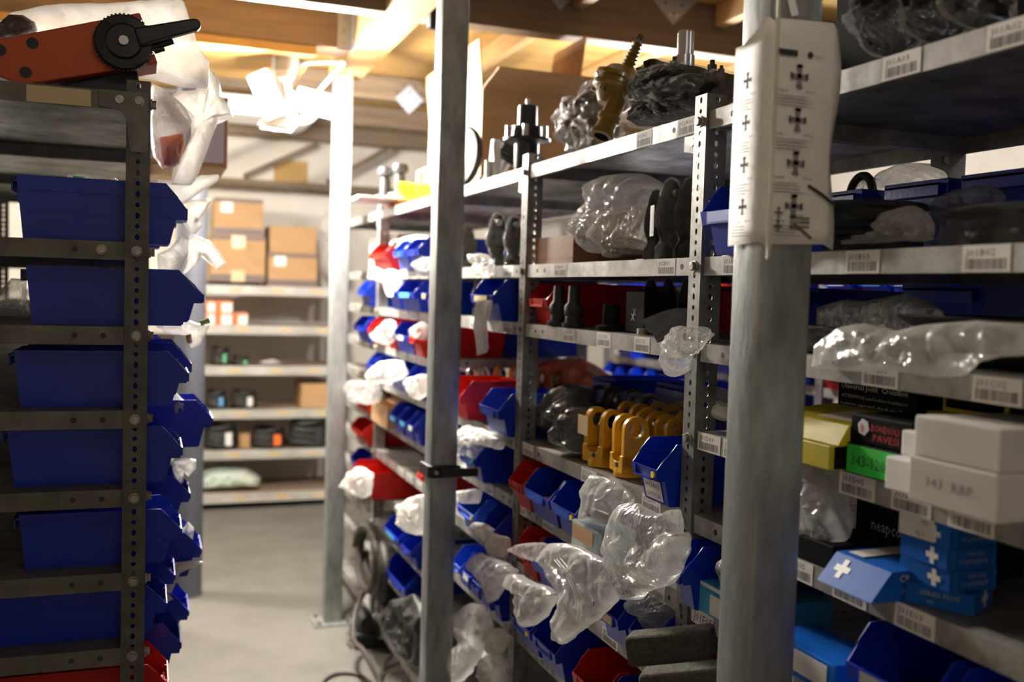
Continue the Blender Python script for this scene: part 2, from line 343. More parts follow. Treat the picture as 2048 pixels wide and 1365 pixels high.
def shelf(parent, x0, x1, y0, y1, z, m=None):
    b = MB(); m = m or SHELF; t_ = .0012
    b.box((x0, y0, z-t_), (x1, y1, z), m)
    for a, c in (((x0, y0), (x0+t_, y1)), ((x1-t_, y0), (x1, y1)), ((x0+t_, y0), (x1-t_, y0+t_)), ((x0+t_, y1-t_), (x1-t_, y1))):
        b.box((a[0], a[1], z-LIP), (c[0], c[1], z-t_), m)
    b.box((x0+t_, y0+t_, z-LIP), (x0+.014, y1-t_, z-LIP+t_), m); b.box((x1-.014, y0+t_, z-LIP), (x1-t_, y1-t_, z-LIP+t_), m)
    b.box((x0+t_, y0+t_, z-LIP), (x1-t_, y0+.012, z-LIP+t_), m); b.box((x0+t_, y1-.012, z-LIP), (x1-t_, y1-t_, z-LIP+t_), m)
    for sy in (y0+.075, y0+.125, y1-.125, y1-.075):      # slots punched in the lips
        for xx in (x0, x1): b.cyl((xx-.0004, sy, z-.017), (xx+.0004, sy, z-.017), .0055, INK, n=10)
    for sx in (x0+.075, x0+.125, x1-.125, x1-.075):
        for yy in (y0, y1): b.cyl((sx, yy-.0004, z-.017), (sx, yy+.0004, z-.017), .0055, INK, n=10)
    return b.build('shelf', parent)
def bolt(parent, p, d):
    d = V(d); b = MB(); b.cyl(V(p)-d*.002, V(p)+d*.0015, .0105, BOLT, n=16); b.cyl(V(p)+d*.0015, V(p)+d*.0085, .0085, BOLT, n=6); return b.build('bolt', parent, bevel=.001)
def gusset(parent, x, y, z, sx, sy, along, m=None):
    """curved corner bracket at the top of an upright"""
    pts = [(0, 0), (.085, 0), (.085, -.030), (.062, -.034)] + [(.062-.026*math.sin(a), -.060+.026*math.cos(a)) for a in (.5, .9, 1.3)] + [(.034, -.085), (.030, -.11), (0, -.11)]
    b = MB()
    if along == 'X': M = Matrix(((sx, 0, 0, x), (0, 0, sy, y), (0, 1, 0, z), (0, 0, 0, 1)))
    else: M = Matrix(((0, 0, sx, x), (sy, 0, 0, y), (0, 1, 0, z), (0, 0, 0, 1)))
    b.prism(pts, .0025, .0045, m or SHELF, M); b.cyl((.05, -.016, -.002), (.05, -.016, .0085), .008, BOLT, n=8, M=M)
    return b.build('corner_bracket', parent)
_txt = {}
def text_geo(s):
    if s not in _txt:
        cu = bpy.data.curves.new('t', 'FONT'); cu.body = s; cu.size = 1; cu.resolution_u = 1
        o = bpy.data.objects.new('t', cu); COL.objects.link(o)
        dg = bpy.context.evaluated_depsgraph_get(); me = bpy.data.meshes.new_from_object(o.evaluated_get(dg))
        vs = [v.co.copy() for v in me.vertices]; fs = [tuple(p.vertices) for p in me.polygons]
        bpy.data.objects.remove(o); bpy.data.curves.remove(cu); bpy.data.meshes.remove(me)
        x0 = min([v.x for v in vs] or [0]); x1 = max([v.x for v in vs] or [1])
        _txt[s] = ([V((v.x-x0, v.y, 0)) for v in vs], fs, x1-x0)
    return _txt[s]
def write(b, s, M, x, y, size, m, width=None, dz=.0004, xs=1.0, skew=0):
    vs, fs, wd = text_geo(s); kx = size*xs
    if width: kx = width/wd
    b.add([(x+v.x*kx+v.y*size*skew, y+v.y*size, dz) for v in vs], fs, m, M)
def barcode(b, M, x, y, w_, h, m=INK, seed=1):
    r = random.Random(seed); q = x
    while q < x+w_:
        t_ = r.choice((.0006, .0006, .0011, .0016)) * (w_/.045); b.add([(q, y, .0004), (min(q+t_, x+w_), y, .0004), (min(q+t_, x+w_), y+h, .0004), (q, y+h, .0004)], [(0, 1, 2, 3)], m, M); q += t_ + r.choice((.0007, .0012)) * (w_/.045)
def sticker(parent, M, w_, h, lines, bar=True, m=PAPER, name='shelf_label', seed=1, hand=False, ink=INK, tilt=0):
    """M: lower-left corner of the sticker, u right, v up, n outward"""
    b = MB(); b.box((0, 0, 0), (w_, h, .0003), m, M)
    if bar:
        write(b, lines[0], M, w_*.08, h*.60, h*.36, ink, width=w_*.62); barcode(b, M, w_*.08, h*.10, w_*.84, h*.40, ink, seed)
    else:
        n = len(lines)
        for i, s in enumerate(lines):
            if s: write(b, s, M, w_*.08, h*(1-(i+.82)/n), h*.72/n, ink, width=w_*.84 if len(s) > 3 else None, skew=.15 if hand else 0)
    return b.build(name, parent)
LV = [1.89, 1.625, 1.467, 1.305, 1.15, .985, .82, .634, .45, .28, .10]
LV1 = [1.89, 1.625, 1.467, 1.305, 1.15, .985, .82, .634, .45, .28, .10]
LV2 = [1.89, 1.625, 1.467, 1.15, .985, .82, .634, .45, .28, .10]
LVF = [1.89, 1.625, 1.467, 1.305, 1.15, .985, .84, .68, .53, .36, .10]
YB = [.692, 1.597, 2.502, 3.407, 4.312, 5.217]
XF, XR = .95, 1.55
rr = thing('shelving_rack', 'long galvanised slotted-angle shelving rack along the right side of the aisle', 'shelving', (XF, YB[0], 0))
rr.location = (0, 0, 0)
SH = {}
for i, lv in enumerate((LV1, LV2, LV2, LVF, LVF)):
    for j, z in enumerate(lv): SH[(i, j)] = shelf(rr, XF+.003, XR-.003, YB[i]+.003, YB[i+1]-.003, z)
for i, y in enumerate(YB):
    u = upright(rr, XF, y, 1, 1); upright(rr, XR, y, -1, 1)
    if i in (1, 2, 3, 4):
        lv = sorted(set((LV1, LV2, LV2, LVF, LVF)[i] + ((LV1, LV2, LV2, LVF, LVF)[i-1])))
        for z in lv: bolt(u, (-.002, .021, z-.019), (-1, 0, 0))
    if i in (1, 2, 4):
        gusset(rr, XF+.0025, y+.004, 1.856, 1, 1, 'Y'); gusset(rr, XR-.004, y+.001, 1.856, -1, -1, 'X')
# left rack
lr = thing('shelving_rack', 'dark slotted-angle shelving rack on the left, end frame facing the camera', 'shelving')
YL = [2.0, 2.905, 3.81, 4.715]
LVL = [1.90, 1.622, 1.463, 1.305, 1.155, .995, .85, .68, .52, .34, .10]
SL = {}
for i in range(3):
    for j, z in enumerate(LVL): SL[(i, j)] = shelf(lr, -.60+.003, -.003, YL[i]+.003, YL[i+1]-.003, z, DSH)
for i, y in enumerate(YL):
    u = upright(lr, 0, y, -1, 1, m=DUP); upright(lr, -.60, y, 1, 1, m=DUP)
    if i == 0:
        for z in LVL[:9]: bolt(u, (-.021, -.002, z-.019), (0, -1, 0)); bolt(u, (.002, .021, z-.019), (1, 0, 0))
        gusset(lr, -.004, y-.0055, 1.90, -1, 1, 'X', DSH)
bolt(lr, (-.082, 1.999, 1.606), (0, -1, 0))
# back rack
BSH = mat('pale_grey_shelf', (.50, .49, .46), .5, .2, c2=(.36, .34, .30), vs=6); BTOP = mat('worn_shelf_top', (.22, .12, .085), .7, c2=(.30, .24, .18), vs=5)
br = thing('shelving_rack', 'pale grey wide-span shelving rack against the back wall', 'shelving')
for j, z in enumerate((1.54, 1.27, .99, .69, .41, .11)):
    b = MB(); b.box((-.75, 7.0, z-.062), (1.30, 7.035, z), BSH); b.box((-.75, 7.035, z-.02), (1.30, 7.55, z-.004), BTOP); b.box((-.75, 7.5, z-.06), (1.30, 7.55, z-.02), BSH)
    s_ = b.build('shelf', br)
    for q, x in enumerate((.52, .80, 1.06)):
        MB().box((x+.05*(j % 2), 6.998, z-.045), (x+.08+.05*(j % 2), 7.0, z-.015), TAPE).build('shelf_label', s_)
for x in (-.75, 1.26):
    for y in (7.036, 7.46): MB().box((x, y, 0), (x+.04, y+.04, 1.56), UPR).build('upright', br)
# rack in the next aisle
nr = thing('shelving_rack', 'shelving rack in the next aisle seen through the gaps of the right-hand rack', 'shelving')
YN = [.3, 1.25, 2.2, 3.15, 4.1, 5.05]; NX = 2.42
LVN = [1.75, 1.56, 1.39, 1.22, 1.06, .90, .55, .15]
for i in range(5):
    for z in LVN: shelf(nr, NX+.003, NX+.497, YN[i]+.003, YN[i+1]-.003, z)
for y in YN: upright(nr, NX, y, 1, 1); upright(nr, NX+.5, y, -1, 1)
# ---------------------------------------------------------------- object builders
_bins = {}
def bin_geo(L, W, H, m):
    """stacking picking bin; local front = +x at x=0, bottom z=0, extends to x=-L"""
    b = MB(); bands = [0, .30*H, .42*H, .4201*H, .60*H, .76*H, .7601*H, H]
    def xf(z):
        q = z/H
        if q <= .42: return -.032 + .012*q/.42
        if q <= .60: return -.004 + .004*(q-.42)/.18
        return -.038*(q-.60)/.40
    def xb(z): return -L + .035*L*(1-z/H)
    def hy(z): return W/2 - .008 + .004*(z/H) + (.0018 if z > .42*H+1e-9 else 0) + (.0022 if z > .76*H+1e-9 else 0)
    for s in (-1, 1):
        vs = []
        for z in bands: vs += [(xb(z), s*hy(z), z), (xf(z), s*hy(z), z)]
        fs = [(2*i, 2*i+1, 2*i+3, 2*i+2) for i in range(len(bands)-1)]
        b.add(vs, fs, m)
    vs = []
    for z in bands: vs += [(xb(z), -hy(z), z), (xb(z), hy(z), z)]
    b.add(vs, [(2*i, 2*i+1, 2*i+3, 2*i+2) for i in range(len(bands)-1)], m)
    y0 = hy(0); b.add([(xb(0), -y0, 0), (xf(0), -y0, 0), (xf(0), y0, 0), (xb(0), y0, 0)], [(0, 1, 2, 3)], m)
    z1 = .42*H; z2 = .4201*H; z3 = .60*H; y1 = hy(z1); y2 = hy(z2)
    b.add([(xf(0), -y0, 0), (xf(0), y0, 0), (xf(z1), y1, z1), (xf(z1), -y1, z1), (xf(z2), y2, z2), (xf(z2), -y2, z2), (xf(z3), hy(z3), z3), (xf(z3), -hy(z3), z3)],
          [(0, 1, 2, 3), (3, 2, 4, 5), (5, 4, 6, 7)], m)
    b.box((-L-.010, -W*.42, H-.012), (-L, W*.42, H-.008), m); b.box((-L-.010, -W*.42, H-.03), (-L-.007, W*.42, H-.008), m)   # hanging lip
    for s in (-1, 1): b.box((-.004, s*W*.30-.002, z2+.002), (.0035, s*W*.30+.002, z3-.001), m)                                  # label slot ribs
    b.box((-.006, -W*.30, z2-.001), (.0035, W*.30, z2+.003), m)
    return b
def pbin(loc, rotz, L, W, H, label, col=None, group=None, lab=None, labm=None, dot=None, tilt=0, low=None):
    col = col or BLUE; key = (L, W, H, col.name)
    if key not in _bins:
        o = bin_geo(L, W, H, col).build('storage_bin', solid=.0026); _bins[key] = o
    else: o = _bins[key].copy(); COL.objects.link(o)
    o.location = (loc[0], loc[1], loc[2]+.0022); o.rotation_euler = (0, tilt, rotz); tag(o, label, 'bin', group)
    if low:
        sticker(o, basis((-.0272, -W*.34, .03*H), (0, 1, 0), (.24, 0, 1)), W*.62, .34*H, low, bar=False, name='handwritten_label', hand=True)
    if lab is not None:
        M = basis((.0038, -W*.28, .435*H), (0, 1, 0), (0, 0, 1), (1, 0, 0))
        sticker(o, M, W*.56, .15*H, lab or [''], bar=False, m=labm or PAPER, name='bin_label')
    if dot is not None:
        MB().cyl((.001, W*.36, .51*H), (.0045, W*.36, .51*H), .055*H, dot, n=14).build('dot_sticker', o)
    return o
XP = .902     # plane of the bin lips standing out of the right rack
def rbin(pl, pr, py, z, label, col=None, H=.115, L=.32, xp=XP, **k):
    """bin on the right rack whose front lip runs from pixel column pl (far) to pr (near)"""
    ya = onX(pl, py, xp).y; yb = onX(pr, py, xp).y
    for yu in YB:          # the body clears the upright angles
        if yb < yu+.046 and ya > yu-.003:
            if ya-yu > yu+.046-yb: yb = max(yb, yu+.047)
            else: ya = min(ya, yu-.004)
    return pbin((xp, (ya+yb)/2, z+.001), math.pi, L, round(abs(ya-yb), 3), H, label, col, **k)
def carton(label, a, b, m=None, tape=None, lab=None, cat='box', name='carton', face='x-', group=None, rotz=0, seams=True, text=None):
    """closed box between corners a and b (world, before rotz about its centre)"""
    m = m or CARD; c = (V(a)+V(b))/2; s = (V(b)-V(a))/2
    t = thing(name, label, cat, (c.x, c.y, a[2]), rotz, group); h = 2*s.z
    MB().box((-s.x, -s.y, 0), (s.x, s.y, h), m).build('box_body', t, bevel=.0025)
    Mx = {'x-': basis((-s.x, s.y, 0), (0, -1, 0), (0, 0, 1), (-1, 0, 0)), 'y-': basis((-s.x, -s.y, 0), (1, 0, 0), (0, 0, 1), (0, -1, 0))}
    wd = {'x-': 2*s.y, 'y-': 2*s.x}
    if seams: MB().box((-s.x*.98, -.0015, h), (s.x*.98, .0015, h+.0006), CARDD).build('flap_seam', t)
    if tape:
        q = MB(); q.box((-s.x-.0008, -.025, h*.8), (s.x+.0008, .025, h+.0009), tape); q.build('tape', t)
    for f, u, v, w_, hh, mm in (lab or []):
        q = MB(); q.box((u*wd[f], v*h, 0), ((u+w_)*wd[f], (v+hh)*h, .0009), mm, Mx[f]); q.build('box_label', t)
    for f, s_, u, v, size, mm, width in (text or []):
        q = MB(); write(q, s_, Mx[f], u*wd[f], v*h, size, mm, width=width, dz=.0013); q.build('lettering', t)
    return t
def resample(pts, n):
    P = pts + [pts[0]]; d = [0]
    for i in range(len(pts)): d.append(d[-1] + (P[i+1]-P[i]).length)
    out = []; j = 0
    for k in range(n):
        s = d[-1]*k/n
        while d[j+1] < s: j += 1
        q = (s-d[j])/max(d[j+1]-d[j], 1e-9); out.append(P[j].lerp(P[j+1], q))
    return out
def ridged(p):
    v = 0; a = 1
    for o in range(3):
        v += a*(1-abs(noise.noise(p))*2); p = p*2.1; a *= .5
    return v/1.75
def crease(p, nrm=3):
    """faceted noise of crumpled film: distance between the two nearest cells"""
    d, _ = noise.voronoi(p); return min(1, (d[1]-d[0])*1.6)
_fd = [(V((math.cos(i*2.4)*math.sin(.6+i*.37), math.sin(i*2.4)*math.sin(.6+i*.37), math.cos(.6+i*.37))), .45+.28*i, i*.37) for i in range(6)]
def folds(e):
    """sharp creases with flat facets between them"""
    w_ = V((noise.noise(e*.45), noise.noise(e*.45+V((9, 0, 0))), noise.noise(e*.45+V((0, 9, 0)))))*.9 + e; h = 0
    for d, f, ph in _fd: h += abs(((w_.dot(d)*f+ph) % 1)*2-1)/(f*2.2)
    return h/1.35
def blob_geo(b, pts, nrm, df, db, m, amp=.006, fr=16, seed=0, rings=16, n=96, pw=2.0, off=(0, 0, 0)):
    nrm = V(nrm).normalized(); pts = resample([V(p) for p in pts], n); c = sum(pts, V())/n; S = V((seed*3.1, seed*1.7, seed*5.3))
    vs = []; fs = []
    def P(i, s, side):
        q = c + (pts[i]-c)*s; prof = max(0, 1-s**pw)**.5; h = (df if side > 0 else -db)*prof
        e = q*fr + S + V((0, 0, 7*side)); k = (.25+.75*prof)
        wv = (folds(e*1.5)-.5)*1.9 + (folds(e*3.4+V((3, 1, 7)))-.5)*.85
        q = q + nrm*(h + amp*wv*side*k)
        q += V((noise.noise(e+V((5, 0, 0))), noise.noise(e+V((0, 5, 0))), noise.noise(e+V((0, 0, 5)))))*amp*.6*(1 if s > .97 else .6)
        return q + V(off)
    ss = [math.sin(math.pi/2*(r+1)/rings) for r in range(rings)]
    for side in (1, -1):
        b0 = len(vs)
        vs.append(P(0, 0, side))
        for r in ss[:-1] if side < 0 else ss:
            vs += [P(i, r, side) for i in range(n)]
        if side > 0: top0 = b0
        R = rings - (1 if side < 0 else 0)
        fs += [(b0, b0+1+i, b0+1+(i+1) % n) for i in range(n)]
        for r in range(R-1):
            for i in range(n):
                a = b0+1+r*n; fs.append((a+i, a+(i+1) % n, a+n+(i+1) % n, a+n+i))
        if side < 0:
            a = b0+1+(R-1)*n; e = top0+1+(rings-1)*n
            fs += [(a+i, a+(i+1) % n, e+(i+1) % n, e+i) for i in range(n)]
    b.add(vs, fs, m)
def pxpts(px, plane):
    f = {'X': onX, 'Y': onY, 'Z': onZ}[plane[0]]; return [f(x, y, plane[1]) for x, y in px]
def bag(label, px, plane, df=.03, db=None, m=None, amp=.006, fr=16, seed=1, name='plastic_bag', cat='bag', group=None, core=None, corem=None, extra=None, pw=2.8, rings=20, n=112, zmin=None):
    """crumpled film bag with the given outline on a plane, real thickness df/db; core = outline of the part wrapped inside"""
    nrm = {'X': (-1, 0, 0), 'Y': (0, -1, 0), 'Z': (0, 0, 1)}[plane[0]]
    if plane[0] == 'X' and plane[1] < .93: df *= .5; pw = 5.0      # hanging film lies nearly flat
    pts = pxpts(px, plane); db = df if db is None else db; m = m or BAG
    if zmin is not None: pts = [V((p.x, p.y, max(p.z, zmin+amp*1.3+.004))) for p in pts]
    if core is None and not extra:
        b = MB(); blob_geo(b, pts, nrm, df, db, m, amp, fr, seed, rings, n, pw)
        o = b.build(name, smooth=3); return tag(o, label, cat, group)
    c = sum(pts, V())/len(pts); t = thing(name, label, cat, c, 0, group)
    b = MB(); blob_geo(b, [p-c for p in pts], nrm, df, db, m, amp, fr, seed, rings, n, pw); b.build('film', t, smooth=3)
    if core == 'hug':
        b = MB(); blob_geo(b, [(p-c)*.93 for p in pts], nrm, df*.80, db*.80, corem or MBLACK, amp*.9, fr*.8, seed+4, 14, 80, 3.2); b.build('packed_part', t, smooth=2)
    elif core:
        b = MB(); blob_geo(b, [p-c for p in pxpts(core, plane)], nrm, df*.82, db*.82, corem or MBLACK, amp*.7, fr*.7, seed+4, 10, 48, pw); b.build('packed_part', t, smooth=3)
    for nm, fn in (extra or []): fn(t, c)
    return t
def yoke_geo(b, m, mi=None, H=.13, W=.056, T=.0155, gap=.036, hub=.036):
    """U-joint yoke: round hub, two round-eyed arms; arm eyes bored along local y"""
    mi = mi or BRIGHT; R = W/2; r = R*.60; zc = H-R; n = 20
    zb = hub*.55; ca = math.atan2(zc-zb, R)
    ang = [math.pi*i/14 for i in range(15)] + [math.pi + ca*i/4 for i in range(1, 5)] + [math.pi+ca+(math.pi-2*ca)*i/6 for i in range(1, 7)] + [2*math.pi-ca*(3-i)/4 - ca*0/4 for i in range(0, 3)]
    n = len(ang)
    for s in (-1, 1):
        vs = []
        for y in (s*gap/2, s*(gap/2+T)):
            for a in ang:
                c, q = math.cos(a), math.sin(a)
                k = R if q >= -1e-9 else min(R/max(abs(c), 1e-6), (zc-zb)/abs(q))
                vs.append((c*k, y, zc+q*k))
            vs += [(r*math.cos(a), y, zc+r*math.sin(a)) for a in ang]
        fs = []; fi = []
        for i in range(n):
            j = (i+1) % n
            fs += [(i, j, n+j, n+i), (2*n+i, 2*n+j, 3*n+j, 3*n+i), (i, j, 2*n+j, 2*n+i)]
            fi.append((n+i, n+j, 3*n+j, 3*n+i))
        b.add(vs, fs, m); b.add(vs, fi, mi)
    hw = gap/2+T
    prof = []
    for x, z in ((-W*.56, hub*.7),): pass
    # hub: block with hollow U floor, then round socket
    U = []
    for k in range(9):
        a = math.pi*k/8; U.append((-(gap/2)*math.cos(a), hub+.004-(gap*.22)*math.sin(a)))
    poly = [(-hw, hub*.3), (hw, hub*.3), (hw, hub+.012), (gap/2, hub+.012)] + U[::-1] + [(-gap/2, hub+.012), (-hw, hub+.012)]
    b.prism([(x, z) for x, z in poly], -W*.56, W*.56, m, Matrix(((0, 0, 1, 0), (1, 0, 0, 0), (0, 1, 0, 0), (0, 0, 0, 1))))
    b.lathe([(0, 0), (hw*.92, 0), (hw*.98, .003), (hw*.98, hub*.4), (hw*.9, hub*.62), (0, hub*.62)], m, 24)
    b.cyl((-W*.60, -hw*.2, hub*.75), (-W*.555, -hw*.2, hub*.75), .006, INK, n=12)
_yk = {}
def yoke(label, loc, rotz, m=None, group=None, s=1.0, tilt=0, cat='yoke', **k):
    m = m or YELLOW; key = (m.name, s, tuple(sorted(k.items())))
    if key not in _yk:
        b = MB(); yoke_geo(b, m, H=.136*s, W=.059*s, T=.0155*s, gap=k.get('gap', .040)*s, hub=.038*s); o = b.build('joint_yoke', smooth=True, bevel=.0022); _yk[key] = o
    else: o = _yk[key].copy(); COL.objects.link(o)
    o.location = loc; o.rotation_euler = (tilt, 0, rotz); return tag(o, label, cat, group)
_wy = {}
def wrapped_yoke(label, loc, rotz, group=None, s=1.0, core=None, bound=None, var=0, lean=0):
    """dark yoke standing on end, tightly bound in clear stretch film"""
    core = core or MBLACK; key = (core.name, s, var)
    if key not in _wy:
        t = thing('wrapped_yoke', label, 'wrapped part', (0, 0, 0))
        prof = [(0, 0), (.026, 0), (.027, .02), (.019, .034), (.021, .045), (.030, .060), (.031, .085), (.026, .105), (.021, .125), (.013, .143), (0, .150)]
        def put(mtl, off, amp, nm, sd):
            b = MB(); n = 32; vs = []; fs = []
            pr = []
            for i in range(len(prof)-1):
                for q in range(3): a, c = prof[i], prof[i+1]; pr.append((a[0]+(c[0]-a[0])*q/3, a[1]+(c[1]-a[1])*q/3))
            pr.append(prof[-1])
            for r_, z in pr:
                for i in range(n):
                    a = 2*math.pi*i/n; x = (r_+off)*math.cos(a); y = (r_*(.62 if z > .05 else .85)+off)*math.sin(a)
                    p = V((x, y, z*(1+off*6)))*s; e = p*45+V((sd*2, var*3, 0)); p += V((x, y, 0)).normalized()*amp*(crease(V((e.x, e.y, e.z*.6)))-.4) if r_ > 0 else V()
                    vs.append(p)
            for j in range(len(pr)-1):
                for i in range(n): a = j*n+i; c = j*n+(i+1) % n; fs.append((a, c, c+n, a+n))
            b.add(vs, fs, mtl); b.build(nm, t, smooth=2)
        put(core, -.001, .0015, 'yoke_core', var); put(WRAP, .0022, .006, 'stretch_film', var+9)
        if var % 2 == 0:
            b = MB(); b.cyl((0, -.024*s, .122*s), (0, .024*s, .122*s), .009*s, BRIGHT, n=16); b.build('bored_eye', t)
        _wy[key] = t
        o = t
    else: o = dup(_wy[key])
    o.location = loc; o.rotation_euler = (lean, 0, rotz); o['label'] = label
    if group: o['group'] = group
    return o

def zm(x0, y0, sc, pts): return [(x0+x/sc, y0+y/sc) for x, y in pts]
# ---------------------------------------------------------------- right rack: location stickers
def slabel(bay, z, text, pl, pr, tilt=0, hand=False, up=.0, h=.033):
    ya = onX(pl, 700, XF).y; wd = ya - onX(pr, 700, XF).y
    M = basis((XF+.0026, ya, z-LIP+.0005+up), (0, -1, 0), (0, 0, 1), (-1, 0, 0))
    sh = SH[(bay, (LV1, LV2, LV2, LVF, LVF)[bay].index(z))]
    sticker(sh, M, wd, h, [text], bar=not hand, seed=int(pl), hand=hand)
for z, tx, a, b_ in ((1.89, 'J01A03', 1736, 1810), (1.89, 'J01A02', 1938, 2036), (1.625, 'J01B05', 1435, 1482), (1.625, 'J01B03', 1680, 1748), (1.625, 'J01B02', 1912, 2008),
                     (1.467, 'J01C03', 1723, 1796), (1.467, 'J01C02', 1945, 2046), (1.305, 'J01D09', 1401, 1446), (1.305, 'J01D08', 1452, 1490), (1.305, 'J01D05', 1688, 1761), (1.305, 'J01D04', 1794, 1876), (1.305, 'J01D03', 1910, 2006),
                     (1.15, 'J01E05', 1590, 1643), (1.15, 'J01E04', 1684, 1754), (1.15, 'J01E03', 1812, 1896), (.985, 'J01F04', 1611, 1664)):
    slabel(0, z, tx, a, b_)
slabel(0, .985, 'J01F05', 1402, 1446, hand=True)
for z, tx, a, b_ in ((1.89, 'J02A01', 1336, 1378), (1.89, 'J02A02', 1256, 1286), (1.625, 'J02B01', 1306, 1342), (1.625, 'J02B04', 1101, 1126), (1.467, 'J02C02', 1266, 1297), (1.467, 'J02C03', 1191, 1219), (1.467, 'J02C04', 1123, 1147),
                     (1.15, 'J02D01', 1293, 1331), (1.15, 'J02D02', 1169, 1200), (1.15, 'J02D04', 1050, 1071), (.985, 'J02E01', 1312, 1346), (.985, 'J02E03', 1095, 1117), (.985, 'J02E02', 1157, 1182), (.985, 'J02E04', 1043, 1061),
                     (.82, 'J02F02', 1222, 1255), (.82, 'J02F01', 1301, 1343), (.82, 'J02F04', 1040, 1060), (.634, 'J02G02', 1151, 1180), (.634, 'J02G03', 1096, 1120)):
    slabel(1, z, tx, a, b_)
for z, tx, a, b_ in ((1.625, 'J03B02', 1000, 1020), (1.625, 'J03B03', 953, 975), (1.467, 'J03C02', 1003, 1022), (1.467, 'J03C03', 938, 949), (1.15, 'J03D02', 992, 1010), (.985, 'J03E02', 975, 992), (.82, 'J03F02', 960, 976), (.634, 'J03G02', 975, 992)):
    slabel(2, z, tx, a, b_)
for k, z in enumerate((1.625, 1.467, 1.305, 1.15, .84)):
    for q, a in enumerate((800, 818, 838)): slabel(3, z, f'J04{"BCDEG"[k]}0{q+2}', a, a+11)
    for q, a in enumerate((712, 733)): slabel(4, z, f'J05{"BCDEG"[k]}0{q+2}', a, a+9)
# ---------------------------------------------------------------- right rack, bay nearest the camera
GREEN = mat('green_print', (.02, .16, .06), .6); LGREEN = mat('green_label', (.03, .62, .06), .6)
YBOX = mat('yellow_box', (.62, .50, .02), .5, c2=(.52, .42, .02), vs=8); BBOX = mat('black_box', (.010, .010, .011), .55, c2=(.015, .015, .016), vs=9, spec=.03)
CBLUE = mat('medicine_blue_box', (.008, .12, .52), .5, c2=(.007, .10, .46), vs=7, spec=.15); SKY = mat('sky_blue_box', (.05, .33, .60), .45); REDP = mat('red_print', (.55, .02, .02), .5)
LGREY = mat('grey_lettering', (.45, .45, .45), .5); WPR = mat('white_print', (.8, .8, .8), .5)
DGREY = mat('worn_dark_metal', (.024, .025, .025), .5, 0, c2=(.042, .042, .041), vs=25, bump=.15, bs=60, spec=.25)
bag('first of the dark film-wrapped parts from the paper-wrapped post on the top shelf', [(1748,-40),(1800,-50),(1834,-20),(1830,20),(1814,62),(1795,90),(1765,118),(1746,96),(1742,62),(1736,70),(1745,30)], ('X', 1.03), .045, m=WRAP, amp=.010, fr=30, seed=2, name='wrapped_part', cat='wrapped part', zmin=1.89,
    core='hug')
bag('second of the dark film-wrapped parts from the paper-wrapped post on the top shelf', [(1846,-40),(1885,-50),(1910,-10),(1905,40),(1892,72),(1862,92),(1843,66),(1848,20)], ('X', 1.03), .04, m=WRAP, amp=.010, fr=30, seed=3, name='wrapped_part', cat='wrapped part', zmin=1.89,
    core='hug')
bag('third dark film-wrapped part on the top shelf, at the upper right corner of the view', [(1922,-45),(1975,-55),(1996,-5),(1990,32),(1954,62),(1924,34)], ('X', 1.03), .04, m=WRAP, amp=.010, fr=30, seed=5, name='wrapped_part', cat='wrapped part', zmin=1.89,
    core='hug')
carton('black carton with green lettering on the top shelf behind the paper-wrapped post', (1.10, 1.22, 1.8915), (1.32, 1.44, 2.10), BBOX, seams=False,
       text=[('x-', 'MITSUBOSHI', .42, .80, .02, GREEN, .11), ('x-', 'MITSUBOSHI', .42, .92, .02, GREEN, .11)])
rbin(1399, 1492, 470, 1.625, 'blue bin holding a wrapped black yoke, on the second shelf left of the paper-wrapped post', H=.118, L=.16, lab=[''], labm=BLUE2)
wrapped_yoke('film-wrapped black yoke standing in the blue bin left of the paper-wrapped post', (.985, 1.45, 1.630), .6, s=1.05, var=1)
def pulley(label, x, y, z0, prof, wrap=True, cat='pulley'):
    t = thing('belt_pulley', label, cat, (x, y, z0))
    MB().lathe(prof, DGREY, 48).build('pulley_body', t, smooth=True)
    if wrap:
        b = MB(); n = 72; vs = []; fs = []; zs = [q/10 for q in range(11)]; hh = max(p[1] for p in prof); rr_ = max(p[0] for p in prof)
        for q in zs:
            for i in range(n):
                a = 2*math.pi*i/n; e = V((math.cos(a)*9, math.sin(a)*9, q*5+z0*9)); r_ = rr_+.003+.012*max(0, crease(e)-.35)
                vs.append((r_*math.cos(a), r_*math.sin(a), .003+q*(hh-.002)))
        for j in range(10):
            for i in range(n): a = j*n+i; c = j*n+(i+1) % n; fs.append((a, c, c+n, a+n))
        b.add(vs, fs, WRAP); b.build('stretch_film', t, smooth=2)
    return t
pp = [(0, 0), (.108, 0), (.112, .004), (.112, .010), (.100, .016), (.100, .034), (.112, .040), (.112, .046), (.106, .049), (.05, .049), (.05, .040), (0, .040)]
pulley('lower of two black film-wrapped pulleys stacked beside the paper-wrapped post', 1.205, 1.47, 1.626, pp)
pulley('upper of two black film-wrapped pulleys stacked beside the paper-wrapped post', 1.203, 1.475, 1.676, pp)
pulley('wide black flanged drum lying rim up on the second shelf, right of the stacked pulleys', 1.15, 1.02, 1.626, [(0, 0), (.10, 0), (.105, .004), (.105, .044), (.138, .049), (.140, .053), (.136, .056), (.06, .056), (.06, .05), (0, .05)])
bag('small crumpled clear bag between the stacked pulleys and the flanged drum', [(1690,506),(1735,478),(1790,455),(1800,420),(1822,408),(1845,425),(1850,470),(1846,506)], ('X', 1.0), .02, m=BAG, amp=.008, fr=24, seed=12, zmin=1.625)
